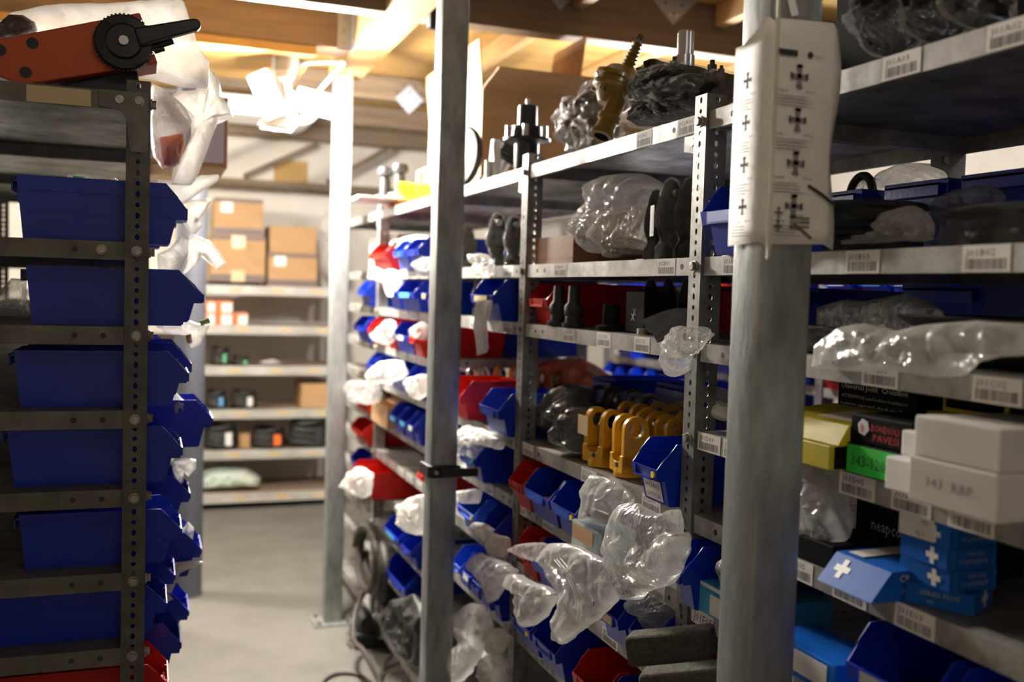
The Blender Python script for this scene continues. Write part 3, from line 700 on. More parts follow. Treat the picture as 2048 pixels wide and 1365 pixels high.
# bins standing at the rear of the second shelf, opening to the next aisle
for ya, lb in ((1.73, 'under a black loop, behind the paper-wrapped post'), (1.50, 'behind the stacked pulleys'), (1.305, 'behind the flanged drum')):
    pbin((1.64, ya, 1.626), 0, .30, .165, .15, 'rear blue bin on second shelf ' + lb)
b = MB(); b.tube(smooth_path([V((1.40, 1.765, 1.70)), V((1.40, 1.755, 1.79)), V((1.40, 1.72, 1.815)), V((1.40, 1.69, 1.79)), V((1.40, 1.685, 1.71))], 8), .009, RUBBER, 10); b.cyl((1.40, 1.70, 1.632), (1.40, 1.70, 1.72), .02, RUBBER)
tag(b.build('rubber_loop', smooth=True), 'black rubber loop sticking up out of a rear blue bin', 'hose')
bag('big shiny clear bag bulging out of the bins at the rear of the second shelf', [(1712,396),(1728,372),(1755,358),(1765,362),(1790,342),(1825,330),(1850,326),(1880,342),(1893,362),(1896,420),(1800,420),(1720,420)], ('X', 1.46), .05, m=BAG, amp=.012, fr=16, seed=7, zmin=1.64)
bag('clear bag slumped over the rear bin behind the flanged drum', [(1868,450),(1872,425),(1890,395),(1925,382),(1965,370),(1985,376),(2000,392),(1980,410),(1960,450)], ('X', 1.30), .03, m=BAG, amp=.008, fr=16, seed=8, zmin=1.70)
# third shelf
def disc(label, x, y, z, r, dish=.03, m=DGREY):
    o = MB().lathe([(0, 0), (r*.55, .002), (r*.8, dish*.4), (r-.004, dish), (r, dish+.003), (r-.004, dish+.005), (r*.8, dish*.4+.006), (r*.55, .008), (0, .007)], m, 56).build('harrow_disc', smooth=True, loc=(x, y, z)); return tag(o, label, 'disc')
disc('lower dark steel disc in the clear bag on the third shelf', 1.14, 1.05, 1.4685, .165, .026)
disc('upper dark steel disc in the clear bag on the third shelf', 1.14, 1.05, 1.5005, .168, .030)
bag('clear bag sheet standing up behind the dark discs on the third shelf', [(1640,690),(1636,618),(1668,606),(1690,600),(1735,603),(1775,596),(1808,586),(1840,600),(1880,618),(1900,700)], ('X', 1.06), .012, m=BAG, amp=.006, fr=14, seed=9, zmin=1.467)
bag('frosted plastic sheet draped over the dark discs and the shelf edge', [(1630,735),(1640,690),(1680,655),(1720,650),(1800,668),(1870,650),(1960,640),(2070,650),(2080,712),(1990,712),(1950,722),(1935,735),(1915,752),(1870,757),(1790,744),(1700,742)], ('X', .935), .020, m=MILKY, amp=.007, fr=10, seed=10, n=128)
pbin((1.625, 1.30, 1.468), 0, .40, .18, .115, 'long blue bin opening to the next aisle, behind the dark discs on the third shelf')
pbin((1.625, 1.76, 1.468), 0, .36, .18, .105, 'blue bin opening to the next aisle, on the third shelf behind the paper-wrapped post')
wrapped_yoke('film-wrapped dark yoke on the third shelf just left of the paper-wrapped post', (1.06, 1.47, 1.469), .5, s=.93, var=0, core=DGREY)
pulley('small dark film-wrapped pulley at the front of the third shelf, left of the paper-wrapped post', 1.03, 1.36, 1.468, [(0, 0), (.055, 0), (.057, .01), (.05, .02), (.05, .028), (.058, .036), (.058, .042), (0, .042)])
# fourth shelf: boxes
carton('black universal joint carton with small white print, behind the yellow boxes', (1.065, 1.165, 1.306), (1.19, 1.345, 1.448), BBOX, seams=False,
       text=[('x-', 'Cruciatos    Crucetas', .06, .86, .010, LGREY, .10), ('x-', 'Universal Joint  Croisillon', .06, .74, .013, WPR, .15)] +
            [('x-', s_, .06, .64-.085*i, .0075, LGREY, .15) for i, s_ in enumerate(('ATTENTION read before installation', 'remove caps and check needles', 'press each cup square to seat', 'grease through the fitting', 'keep out of reach of children', 'WARNING wear eye protection'))])
t = thing('carton', 'upper yellow box with a white label on top, beside the paper-wrapped post', 'box', (.93, 1.168, 1.343))
M = basis((0, 0, 0), (1, 0, 0), (0, 1, 0)); b = MB(); b.prism([(0, 0), (.018, .030), (.14, .040), (.14, 0)], -.19, 0, YBOX, Matrix(((1, 0, 0, 0), (0, 0, -1, 0), (0, 1, 0, 0), (0, 0, 0, 1)))); b.build('box_body', t, bevel=.0015)
q = MB(); M = basis((.024, .105, .0312), (0, -1, 0), (1, 0, .082)); q.box((.005, .015, 0), (.085, .085, .0006), PAPER, M); write(q, '5-153X', M, .012, .055, .016, INK); barcode(q, M, .012, .025, .06, .018); q.build('box_label', t)
b = MB(); b.box((.02, -.0008, .006), (.135, -.0002, .030), BBOX); b.build('box_end', t)
t = thing('carton', 'lower yellow box with a torn label on top, beside the paper-wrapped post', 'box', (.925, 1.18, 1.306))
b = MB(); b.box((0, 0, 0), (.15, .18, .036), YBOX); b.build('box_body', t, bevel=.0015)
q = MB(); M = basis((.008, .165, .0364), (0, -1, 0), (1, 0, 0)); q.box((.02, .0, 0), (.15, .055, .0006), PAPER, M); write(q, '6.5HK', M, .03, .02, .018, REDP); barcode(q, M, .09, .012, .05, .03); q.build('box_label', t)
b = MB(); b.box((.008, -.0009, .002), (.03, -.0003, .034), BBOX); b.build('box_end', t)
carton('olive yellow box behind the black box with the red emblem', (1.075, 1.02, 1.306), (1.20, 1.158, 1.395), YBOX, seams=False)
carton('black and yellow box with a white label, under the third shelf', (1.078, 1.0, 1.3958), (1.20, 1.13, 1.428), BBOX, seams=False, lab=[('x-', .02, .05, .9, .9, YBOX), ('x-', .06, .25, .8, .6, PAPER)], text=[('x-', 'Part No.', .1, .62, .008, INK, .03), ('x-', '36023-U4 KIT', .1, .38, .009, INK, .07)])
carton('black box with a lime green label, under the box with the red emblem', (.945, 1.058, 1.306), (1.06, 1.172, 1.350), BBOX, seams=False, lab=[('x-', .05, .05, .92, .9, LGREEN)], text=[('x-', '343-1204', .14, .30, .022, INK, .08)])
t = carton('black box with a red lettered emblem on its front', (.950, 1.045, 1.3508), (1.06, 1.168, 1.392), BBOX, seams=False, text=[('x-', 'BONDIOLI', .36, .50, .014, REDP, .055), ('x-', 'PAVESI', .40, .18, .014, REDP, .05)])
q = MB(); M = basis((-.0555, .0615, 0), (0, -1, 0), (0, 0, 1), (-1, 0, 0)); q.cyl((.028, .024, 0), (.028, .024, .0008), .012, WPR, n=6, M=M); write(q, 'B', M, .0235, .017, .016, REDP, dz=.0012); q.build('emblem', t)
carton('small white box standing on another small white box', (.938, 1.0, 1.3505), (1.04, 1.052, 1.384), WHITEB, seams=False)
carton('small white box at the shelf edge below another small white box', (.915, .995, 1.3058), (1.04, 1.053, 1.350), WHITEB, seams=False)
carton('upper of two long white boxes on the fourth shelf', (.897, .851, 1.3625), (1.05, .984, 1.413), WHITEB, seams=False)
carton('lower long white box with a handwritten number, on the fourth shelf', (.893, .848, 1.306), (1.05, .986, 1.362), WHITEB, seams=False, text=[('x-', '343  RBP', .22, .42, .017, GREYINK, .075)])
carton('grey rounded box lying behind the long white boxes', (1.08, .84, 1.306), (1.22, .98, 1.424), mat('dull_grey_box', (.12, .12, .125), .6), seams=False)
pbin((1.625, 1.35, 1.306), 0, .34, .20, .115, 'blue bin opening to the next aisle, behind the black carton on the fourth shelf')
carton('blue box carrying a clear bag, left of the paper-wrapped post on the fourth shelf', (.97, 1.375, 1.306), (1.10, 1.49, 1.338), CBLUE, seams=False, lab=[('x-', .55, .02, .45, .96, SKY)], text=[('x-', 'SPICER', .08, .55, .009, WPR, .03), ('x-', 'Made in Italy', .2, .2, .007, WPR, .04)])
bag('clear bag with pale parts resting on the blue box left of the paper-wrapped post', [(1404,778),(1425,775),(1445,790),(1466,812),(1475,850),(1455,850),(1432,838),(1415,810)], ('X', 1.01), .02, m=BAG, amp=.007, fr=26, seed=14, zmin=1.339, core=[(1432,800),(1462,812),(1472,842),(1450,842),(1436,830)], corem=WHITEB)
# fifth shelf
bag('standing clear bag with a pale part, beside the paper-wrapped post on the fifth shelf', [(1617,925),(1640,905),(1662,935),(1680,985),(1686,1040),(1684,1080),(1660,1110),(1630,1120),(1612,1090)], ('X', .985), .022, m=MILKY, amp=.007, fr=18, seed=15, zmin=1.15)
carton('black box with a grey brand name, on the fifth shelf under the green label', (1.075, 1.10, 1.151), (1.22, 1.30, 1.238), BBOX, seams=False, text=[('x-', 'neapco', .20, .50, .026, LGREY, .065), ('x-', 'Drive Line Components', .2, .16, .008, GREYINK, .1)])
t = carton('flat black box with a brand name on top, beside the paper-wrapped post', (.955, 1.20, 1.151), (1.07, 1.37, 1.188), BBOX, seams=False)
q = MB(); M = basis((-.0500, .02, .0374), (0, -1, 0), (1, 0, 0)); write(q, 'neapco', M, .0, .02, .024, LGREY); q.build('lettering', t)
def cross(b, M, x, y, s, m):
    w_ = s*.33
    b.add([(x-w_/2, y-s/2, .0008), (x+w_/2, y-s/2, .0008), (x+w_/2, y+s/2, .0008), (x-w_/2, y+s/2, .0008)], [(0, 1, 2, 3)], m, M)
    b.add([(x-s/2, y-w_/2, .0008), (x-w_/2, y-w_/2, .0008), (x-w_/2, y+w_/2, .0008), (x-s/2, y+w_/2, .0008)], [(0, 1, 2, 3)], m, M)
    b.add([(x+w_/2, y-w_/2, .0008), (x+s/2, y-w_/2, .0008), (x+s/2, y+w_/2, .0008), (x+w_/2, y+w_/2, .0008)], [(0, 1, 2, 3)], m, M)
t = thing('carton', 'opened blue box with a white cross, lying flat at the edge of the fifth shelf', 'box', (.892, 1.055, 1.151))
b = MB(); b.prism([(.012, 0), (.045, .040), (.16, .043), (.16, 0)], -.115, 0, CBLUE, Matrix(((1, 0, 0, 0), (0, 0, -1, 0), (0, 1, 0, 0), (0, 0, 0, 1)))); b.build('box_body', t, bevel=.001)
q = MB(); M = basis((.012, .115, 0), (0, -1, 0), (.033, 0, .040)); cross(q, M, .032, .030, .030, WPR); q.build('cross_mark', t)
q = MB(); M = basis((.045, -.0003, 0), (1, 0, 0), (0, 0, 1)); write(q, 'CRC', M, .012, .026, .014, WPR); write(q, 'JOINT', M, .016, .012, .008, LGREY); q.build('lettering', t)
q = MB(); M = basis((.055, .10, .0425), (1, 0, .026), (0, -1, 0)); q.box((0, 0, 0), (.09, .03, .001), PAPER, M); q.build('box_label', t)
zz = 1.151
for i, (rz, dx, lb) in enumerate(((.5, .004, 'bottom box of the stack of blue boxes with white crosses, turned askew'), (.02, 0, 'second box from the bottom in the stack of blue boxes with white crosses'), (-.03, -.002, 'third box from the bottom in the stack of blue boxes with white crosses'), (.03, -.004, 'topmost of the stacked blue cross boxes, with a white label on its corner'))):
    t = thing('carton', lb, 'box', (1.008+dx, 1.032, zz), rz, None); sx, sy, h = .040, .044, .0287
    MB().box((-sx, -sy, 0), (sx, sy, h), CBLUE).build('box_body', t, bevel=.001)
    q = MB(); M = basis((-sx-.0003, sy, 0), (0, -1, 0), (0, 0, 1)); M2 = basis((-sx, -sy-.0003, 0), (1, 0, 0), (0, 0, 1))
    if i == 0:
        cross(q, M2, .042, .017, .024, WPR); q.build('cross_mark', t); q = MB(); write(q, 'SERIES PLUS', M, .02, .016, .008, LGREY, width=.05); write(q, 'KIT', M, .03, .006, .006, LGREY)
    else:
        cross(q, M, .062, .0145, .022, WPR); q.build('cross_mark', t); q = MB(); write(q, 'CROSS', M2, .03, .018, .007, LGREY, width=.03); write(q, 'U-JOINT', M2, .02, .008, .008, LGREY, width=.045)
        for xx in (.006, .010, .074): q.add([(xx, 0, .0004), (xx+.001, 0, .0004), (xx+.001, h, .0004), (xx, h, .0004)], [(0, 1, 2, 3)], SKY, M2)
    q.build('lettering', t)
    if i == 3:
        q = MB(); q.box((0, .002, .0003), (.062, h+.002, .0010), PAPER, M); write(q, 'SER-', M, .04, .022, .008, GREYINK, dz=.0014); write(q, '12-1', M, .032, .006, .009, INK, dz=.0014); barcode(q, M, .006, .012, .016, .008); q.build('box_label', t)
    zz += h+.0004
# sixth shelf
t = carton('blue box with a blank white label, at the sixth shelf edge by the paper-wrapped post', (.915, 1.135, .986), (1.01, 1.30, 1.036), mat('glossy_blue_box', (.01, .14, .62), .25), seams=False, lab=[('x-', .38, .22, .52, .66, PAPER)])
for k, (x, y, lb) in enumerate(((1.13, 1.265, 'brown bottle nearest the paper-wrapped post, on the sixth shelf'), (1.12, 1.17, 'brown bottle right of another one on the sixth shelf'))):
    t = thing('bottle', lb, 'bottle', (x, y, .9865)); BR = mat('brown_plastic', (.045, .012, .006), .18) if k == 0 else BR
    MB().lathe([(0, 0), (.032, 0), (.034, .003), (.034, .075), (.026, .095), (.014, .102), (.014, .108), (0, .108)], BR, 28).build('bottle_body', t, smooth=True)
    MB().lathe([(0, .108), (.017, .108), (.017, .128), (0, .129)], BBOX, 20).build('cap', t, smooth=True)
rbin(1690, 1862, 1330, .985, 'deep blue bin under the blue box with the cross, on the sixth shelf', H=.122, L=.42, lab=['', ''], labm=GREYINK)
rbin(1888, 2120, 1365, .985, 'deep blue bin at the lower right corner of the view', H=.122, L=.42)
# between upright and post, low shelves
t = carton('light blue box holding a rolled strap, between the upright and the paper-wrapped post', (.94, 1.375, .986), (1.10, 1.555, 1.042), SKY, seams=False, lab=[('x-', .27, .10, .34, .62, PAPER), ('x-', 0, .88, 1, .12, WHITEB)], text=[('x-', 'AUTO-TRAINING', .2, .78, .007, INK, .05), ('x-', '25', .82, .4, .014, INK, .014)])
q = MB(); M = basis((-.0803, .09, 0), (0, -1, 0), (0, 0, 1), (-1, 0, 0)); barcode(q, M, .056, .010, .046, .022); q.build('barcode', t)
t = thing('rolled_strap', 'grey strap rolled up in its clear sleeve, in the light blue box', 'strap', (1.0, 1.455, 1.0428))
b = MB(); pts = []
for i in range(60):
    a = i*.30; r_ = .006+.00052*i; pts.append((r_*math.cos(a), r_*math.sin(a)*.72))
vs = []; fs = []
for (x, y) in pts: vs += [(-.04, x, y+.028), (.09, x, y+.028)]
fs = [(2*i, 2*i+1, 2*i+3, 2*i+2) for i in range(len(pts)-1)]; b.add(vs, fs, DGREY); b.build('strap_roll', t, solid=.0016)
b = MB(); blob_geo(b, [V((-.045, .052*math.cos(a), .031+.030*math.sin(a))) for a in [q*.4 for q in range(16)]], (-1, 0, 0), .012, .012, BAG, .004, 30, 21, 8, 48); b.build('clear_sleeve', t, smooth=2)
rbin(1385, 1462, 1310, .82, 'red bin holding two grey fibrous blocks, low between the upright and the paper-wrapped post', RED, H=.12, L=.36)
FIB = mat('grey_fibre', (.12, .105, .085), .95, c2=(.045, .038, .03), vs=30, bump=.9, bs=90, stretch=(6, 1, 6))
def fibre(label, c, rz):
    b = MB(); n = 10
    b.box((-.075, -.036, -.026), (.075, .036, .026), FIB); o = b.build('fibre_block', bevel=.008, seg=3); o.location = c; o.rotation_euler = (.12, .22, rz); return tag(o, label, 'block')
fibre('farther of two worn grey fibrous blocks sticking out of the red bin', (.862, 1.500, .945), 2.5)
fibre('nearer of two worn grey fibrous blocks sticking out of the red bin', (.835, 1.395, .922), 2.55)
# ---------------------------------------------------------------- right rack, second bay
# --- top shelf
def hub(label, x, y, z, s=1.0):
    t = thing('wheel_hub', label, 'machine part', (x, y, z))
    MB().lathe([(q[0]*s, q[1]*s) for q in [(0, 0), (.034, 0), (.036, .004), (.036, .10), (.044, .106), (.069, .107), (.070, .110), (.069, .115), (.045, .117), (.043, .150), (.029, .154), (.028, .210), (.024, .213), (0, .213)]], BLACK, 40).build('hub_body', t, smooth=True)
    for k in range(5):
        a = k*1.256+.5; x_, y_ = .056*s*math.cos(a), .056*s*math.sin(a)
        MB().cyl((x_, y_, .116*s), (x_, y_, .150*s), .0085*s, BRIGHT, n=12).build('wheel_stud', t, bevel=.001)
    MB().cyl((0, 0, .214*s), (0, 0, .232*s), .006*s, BRIGHT, n=10).build('grease_nipple', t)
    return t
hub('black wheel hub with bright studs standing at the front of the top shelf', 1.05, 2.79, 1.891)
hub('lower black wheel hub behind another one on the top shelf', 1.21, 2.74, 1.891, .78)
t = thing('tilted_boot', 'tilted black ribbed boot on a bright shaft, beside the middle post on the top shelf', 'machine part', (1.07, 3.12, 1.891))
M = basis((0, 0, .035), (0, 1, 0), (-.5, 0, 1), None)
Rt = Matrix.Translation((0, 0, .04)) @ V((.42, -.2, .85)).to_track_quat('Z', 'Y').to_matrix().to_4x4()
b = MB(); b.lathe([(0, 0), (.022, 0), (.022, .055), (0, .055)], BRIGHT, 20, Rt); b.build('shaft', t, smooth=True)
b = MB(); b.lathe([(0, .055)] + [(.044-.006*(i % 2)-.0004*i, .055+i*.006) for i in range(10)] + [(0, .115)], RUBBER, 28, Rt); b.build('ribbed_boot', t, smooth=True)
b = MB(); b.box((-.05, -.04, 0), (.05, .04, .04), BLACK); b.build('boot_base', t, bevel=.01)
t = thing('cast_bracket', 'pale cast bracket leaning against the black wheel hub on the top shelf', 'machine part', (1.0, 2.93, 1.891))
b = MB(); b.prism([(-.04, 0), (.035, 0), (.03, .05), (.012, .10), (.018, .125), (-.012, .13), (-.02, .09), (-.03, .05)], -.012, .012, WHITEB, Matrix(((0, 0, 1, 0), (-1, 0, 0, 0), (0, 1, 0, 0), (0, 0, 0, 1)))); b.build('bracket_body', t, bevel=.004)
b = MB(); b.cyl((-.02, .0, .0), (-.02, .0, .06), .012, BRIGHT); b.build('bracket_pin', t, smooth=True)
b = MB(); b.lathe([(.045, 0), (.10, 0), (.105, .012), (.10, .024), (.045, .024), (.045, 0)], RUBBER, 36, Matrix.Translation((1.0, 3.24, 1.999)) @ V((-1, -.3, .1)).to_track_quat('Z', 'Y').to_matrix().to_4x4()); tag(b.build('rubber_ring', smooth=True), 'dark rubber ring standing upright just right of the middle post', 'ring')
# open carton on the top shelf
t = thing('carton', 'big open cardboard carton with raised flaps behind the wheel hub', 'box', (1.085, 3.335, 1.8915))
W_, D_, H_ = .36, .70, .365
b = MB(); b.box((0, 0, 0), (W_, D_, .004), CARD)
for a, c in (((0, 0), (.005, D_)), ((W_-.005, 0), (W_, D_)), ((.005, 0), (W_-.005, .005)), ((.005, D_-.005), (W_-.005, D_))): b.box((*a, .004), (*c, H_), CARD)
b.build('box_body', t)
for o, u, v in (((0, 0, H_), (1, 0, 0), (0, -.9, .22)), ((0, D_, H_), (1, 0, 0), (0, .4, .9)), ((0, D_, H_), (0, -1, 0), (-.10, 0, 1))):
    L_ = W_ if u[0] else D_; b = MB(); b.box((0, 0, -.002), (L_, .17, .002), CARD, basis(o, u, v)); b.build('flap', t)
b = MB(); b.box((0, 0, -.002), (.30, .225, .002), CARD, basis((W_, 0, H_), (0, 1, 0), (.12, 0, 1))); b.build('flap', t)
# grey bagged gearbox
bag('grey film-wrapped gearbox on the top shelf behind the gold gearbox', zm(880, 40, 4.267, [(1020,1000),(1040,900),(1020,800),(1090,720),(1120,650),(1180,690),(1240,650),(1290,640),(1310,560),(1345,500),(1400,560),(1420,800),(1420,1000),(1350,1120),(1200,1130),(1080,1080)]), ('X', 1.10), .02, .06, m=WRAP, amp=.013, fr=34, seed=31, name='wrapped_gearbox', cat='gearbox', zmin=1.89,
    core='hug', corem=mat('brown_cast_iron', (.11, .08, .05), .6, c2=(.06, .045, .03), vs=18),
    extra=[('s', lambda t, c: MB().cyl(onX(1207, 185, 1.10)-c, onX(1205, 146, 1.10)-c, .019, BRIGHT, n=20).build('shaft', t, smooth=True))])
# gold gearbox
t = thing('gearbox', 'gold painted gearbox with a worm screw, tilted on the top shelf', 'gearbox', (1.03, 2.13, 2.042)); t.scale = (1.10, 1.10, 1.10)
ax = V((.34, -.12, .92)).normalized(); R1 = ax.to_track_quat('Z', 'Y').to_matrix().to_4x4()
MB().lathe([(0, -.05), (.030, -.05), (.045, -.028), (.053, -.022), (.056, -.017), (.056, -.008), (.050, -.004), (.050, .004), (.058, .006), (.058, .014), (.046, .018), (.036, .032), (.022, .038), (0, .038)], OLIVE, 40, R1).build('flanged_housing', t, smooth=True)
b = MB(); b.lathe([(0, .038)] + [((.017 if i % 2 else .012)-.00035*i, .038+.0042*i) for i in range(15)] + [(0, .10)], OLIVE, 24, R1); b.build('worm_screw', t, smooth=True)
b = MB(); b.cyl(R1 @ V((0, 0, .10)), R1 @ V((0, 0, .113)), .006, BLACK, n=8); b.build('screw_tip', t)
tb = V((-.42, -.10, -.90)).normalized(); R2 = Matrix.Translation((-.006, -.02, -.015)) @ tb.to_track_quat('Z', 'Y').to_matrix().to_4x4()
MB().lathe([(.016, .115), (.026, .115), (.027, .108), (.021, .098), (.020, .078), (.025, .074), (.025, .066), (.020, .062), (.020, .01), (0, .0)], OLIVE, 28, R2).build('output_tube', t, smooth=True)
MB().lathe([(0, .085), (.016, .086), (.016, .1152), (.0165, .1152)], INK, 24, R2).build('tube_bore', t)
for k in range(6):
    a = k*1.047+.3; p = V((.047*math.cos(a), .047*math.sin(a), -.020)); MB().cyl(R1 @ p, R1 @ (p+V((0, 0, -.012))), .008, OLIVE, n=10).build('housing_bolt', t, bevel=.001)
# black wrapped gearbox
def gx(t, c):
    p0 = onX(1369, 150, 1.05)-c; p1 = onX(1369, 63, 1.05)-c; b = MB(); n = 24; r = .0185
    poly = [((r if (i % 4) < 2 else r*.86)*math.cos(2*math.pi*i/n), (r if (i % 4) < 2 else r*.86)*math.sin(2*math.pi*i/n)) for i in range(n)]
    h = (p1-p0).length; b.prism(poly, h*.42, h-.004, BRIGHT, Matrix.Translation(p0)); b.cyl(p0, p0+V((0, 0, h*.44)), r*1.08, BRIGHT, n=20, M=None); b.lathe([(r*.86, h-.004), (r*.75, h), (0, h)], BRIGHT, n, Matrix.Translation(p0))
    b.build('splined_shaft', t, smooth=True, bevel=.0008)
    for x, y, s in ((1313, 118, .8), (1350, 113, 1.25), (1425, 120, 1.15), (1443, 131, .8)):
        q = onX(x, y, 1.03)-c; b = MB(); z = q.z
        b.cyl((q.x, q.y, z-.008*s), (q.x, q.y, z), .0045*s, INK, n=8); b.cyl((q.x, q.y, z-.020*s), (q.x, q.y, z-.008*s), .0085*s, INK, n=6); b.cyl((q.x, q.y, z-.036*s), (q.x, q.y, z-.020*s), .012*s, INK, n=12); b.cyl((q.x, q.y, z-.07*s), (q.x, q.y, z-.036*s), .014*s, INK, n=6)
        b.build('bolt_and_nut', t, bevel=.0008)
gbo = zm(1180, 40, 5.25, [(440,710),(490,640),(560,490),(600,515),(640,450),(690,400),(740,430),(800,455),(870,470),(900,440),(950,450),(1080,470),(1090,545),(1200,560),(1235,540),(1430,540),(1450,620),(1480,670),(1465,820),(1330,860),(1200,930),(1000,960),(760,1050),(500,1150),(410,1030),(480,950),(450,850)])
bag('black gearbox with an upright splined shaft, bound in stretch film on the top shelf', gbo, ('X', 1.03), .022, .085, m=WRAP, amp=.014, fr=38, seed=33, name='wrapped_gearbox', cat='gearbox', zmin=1.89, n=128, rings=20,
    core='hug', corem=MBLACK, extra=[('g', gx)])
# --- second shelf
t = thing('carton', 'open brown crate on the second shelf beside the far upright', 'box', (.97, 2.235, 1.6265))
b = MB(); W_, D_, H_ = .17, .256, .068; CR = mat('brown_crate', (.32, .16, .06), .7, c2=(.22, .10, .035), vs=7, stretch=(1, 1, 5))
b.box((0, 0, 0), (W_, D_, .004), CR)
for a, c in (((0, 0), (.005, D_)), ((W_-.005, 0), (W_, D_)), ((.005, 0), (W_-.005, .005)), ((.005, D_-.005), (W_-.005, D_))): b.box((*a, .004), (*c, H_), CR)
b.box((-.0006, 0, .012), (0, D_, .014), CARDD); b.build('box_body', t, bevel=.002)
b = MB(); b.box((0, 0, -.002), (D_, .075, .002), CARDD, basis((W_, 0, H_), (0, 1, 0), (.35, 0, 1))); b.build('flap', t)
b = MB(); b.box((0, 0, -.002), (.10, .034, .002), CARDD, basis((W_-.1, 0, H_*.55), (1, 0, 0), (.0, -.10, -1))); b.build('flap', t)
carton('flat white carton behind the brown crate, reaching along the second shelf', (1.28, 2.96, 1.6265), (1.50, 3.38, 1.80), WHITEB, seams=False)
bag('large inflated clear bag of parts on the second shelf beside the brown crate', zm(860, 320, 3.303, [(925,460),(975,420),(1060,290),(1110,170),(1150,120),(1230,95),(1320,85),(1400,105),(1470,150),(1490,185),(1450,240),(1440,330),(1445,500),(1445,640),(1380,652),(1100,665),(1090,590),(1010,530)]), ('X', .99), .03, .07, m=BAG, amp=.014, fr=13, seed=35, zmin=1.625, n=128, rings=20,
    core=zm(860, 320, 3.303, [(1180,640),(1190,560),(1230,500),(1300,540),(1360,560),(1430,590),(1440,640),(1300,655)]), corem=mat('dull_brass_parts', (.20, .16, .09), .5, .4, c2=(.08, .07, .05), vs=30))
for k, (px, py, s, rz, var, lb) in enumerate(((1310, 500, 1.00, .3, 1, 'leftmost of three film-wrapped black yokes on the second shelf beside the near upright'), (1338, 505, 1.08, .15, 2, 'middle one of three film-wrapped black yokes, with a blue lettered label'), (1378, 498, 1.08, 0, 0, 'film-wrapped black yoke on the second shelf touching the near upright'))):
    p = onX(px, py, (.998, .985, 1.005)[k]); o = wrapped_yoke(lb, (p.x, p.y, 1.6265), rz, s=s, var=var)
    if k == 1:
        M = basis((-.034, .012, .045), (0, -1, 0), (0, 0, 1), (-1, 0, 0)); R_ = Matrix.Rotation(-.2-rz, 4, 'Z'); M = R_ @ M
        q = MB(); q.box((-.012, 0, 0), (.014, .062, .0008), PAPER, M); M2 = M @ Matrix.Rotation(math.pi/2, 4, 'Z'); write(q, 'BONDIOLI', M2, .006, -.012, .012, mat('blue_print', (.02, .08, .40), .5), width=.05, dz=.0012); barcode(q, M2, .008, .002, .03, .007); q.build('part_label', o)
# --- third shelf
rbin(1050, 1094, 620, 1.467, 'red bin on the third shelf beside the far upright', RED, H=.108, xp=.957)
def clevis(label, px, py, s=1.0):
    p = onX(px, py, .968); t = thing('shear_pin', label, 'machine part', (p.x, p.y, 1.4685))
    MB().lathe([(q[0]*s, q[1]*s) for q in [(0, 0), (.026, 0), (.027, .002), (.027, .011), (.020, .013), (.019, .028), (.022, .032), (.022, .052), (.014, .062), (.013, .098), (.012, .101), (0, .101)]], DGREY, 28).build('pin_body', t, smooth=True)
    MB().box((.008*s, -.006*s, .03*s), (.030*s, .006*s, .045*s), DGREY).build('pin_lug', t, bevel=.002); return t
clevis('left one of two dark turned pins standing beside the red bin', 1116, 640)
clevis('right one of two dark turned pins standing beside the red bin', 1146, 642)
o = MB().lathe([(0, 0), (.034, 0), (.035, .003), (.035, .011), (.022, .013), (.020, .06), (0, .062)], MBLACK, 32).build('turned_part', smooth=True, loc=(1.00, 2.07, 1.4685)); tag(o, 'wide dark turned part in the shade of the third shelf, right of the two pins', 'machine part')
carton('dark box with a small crossed mark, in the middle of the third shelf', (1.005, 1.92, 1.468), (1.045, 2.01, 1.56), BBOX, seams=False, text=[('x-', 'X', .35, .30, .022, LGREY, .016), ('x-', 'X', .42, .42, .022, GREYINK, .016)])
p3 = [((1300, 620), 1, 'left one of three dark film-wrapped yokes behind the black blade, with a paper tag'), ((1335, 620), 3, 'middle one of three dark film-wrapped yokes behind the black blade'), ((1371, 620), 0, 'right one of three dark film-wrapped yokes behind the black blade')]
for k, ((px, py), var, lb) in enumerate(p3):
    p = onX(px, py, 1.09); o = wrapped_yoke(lb, (p.x, p.y, 1.4685), .3*k, s=.82, var=var)
    if k == 0: q = MB(); M = basis((-.031, .02, .03), (0, -1, 0), (0, 0, 1), (-1, 0, 0)); q.box((-.004, .006, 0), (.022, .042, .0008), PAPER, M); write(q, 'H07-28', M, -.001, .024, .006, GREYINK, dz=.0012); q.build('paper_tag', o)
t = thing('cutter_blade', 'pointed black steel blade lying over the edge of the third shelf', 'blade', (0, 0, 0))
bp = [onX(x, y, .955) for x, y in zm(1040, 540, 5.12, [(1165,525),(1290,440),(1380,405),(1780,420),(1800,560),(1640,590),(1560,700),(1500,770),(1430,715),(1390,680),(1330,662),(1280,632)])]
c = sum(bp, V())/len(bp); t.location = (c.x, c.y, c.z); b = MB(); n = len(bp)
fr_ = [p-c+V((.10*(p.z-c.z)/.05*.5+.012, 0, .004)) for p in bp]; bk = [p+V((.006, 0, .001)) for p in fr_]
b.add(fr_+bk, [tuple(range(n)), tuple(range(2*n-1, n-1, -1))] + [(i, (i+1) % n, n+(i+1) % n, n+i) for i in range(n)], MBLACK); b.build('blade_plate', t, bevel=.001)
b = MB(); p = onX(1287, 663, .99)-c; b.cyl((p.x, p.y, 1.4685-c.z), (p.x, p.y, 1.4685-c.z+.012), .014, BOLT, n=20); b.build('blade_washer', t)
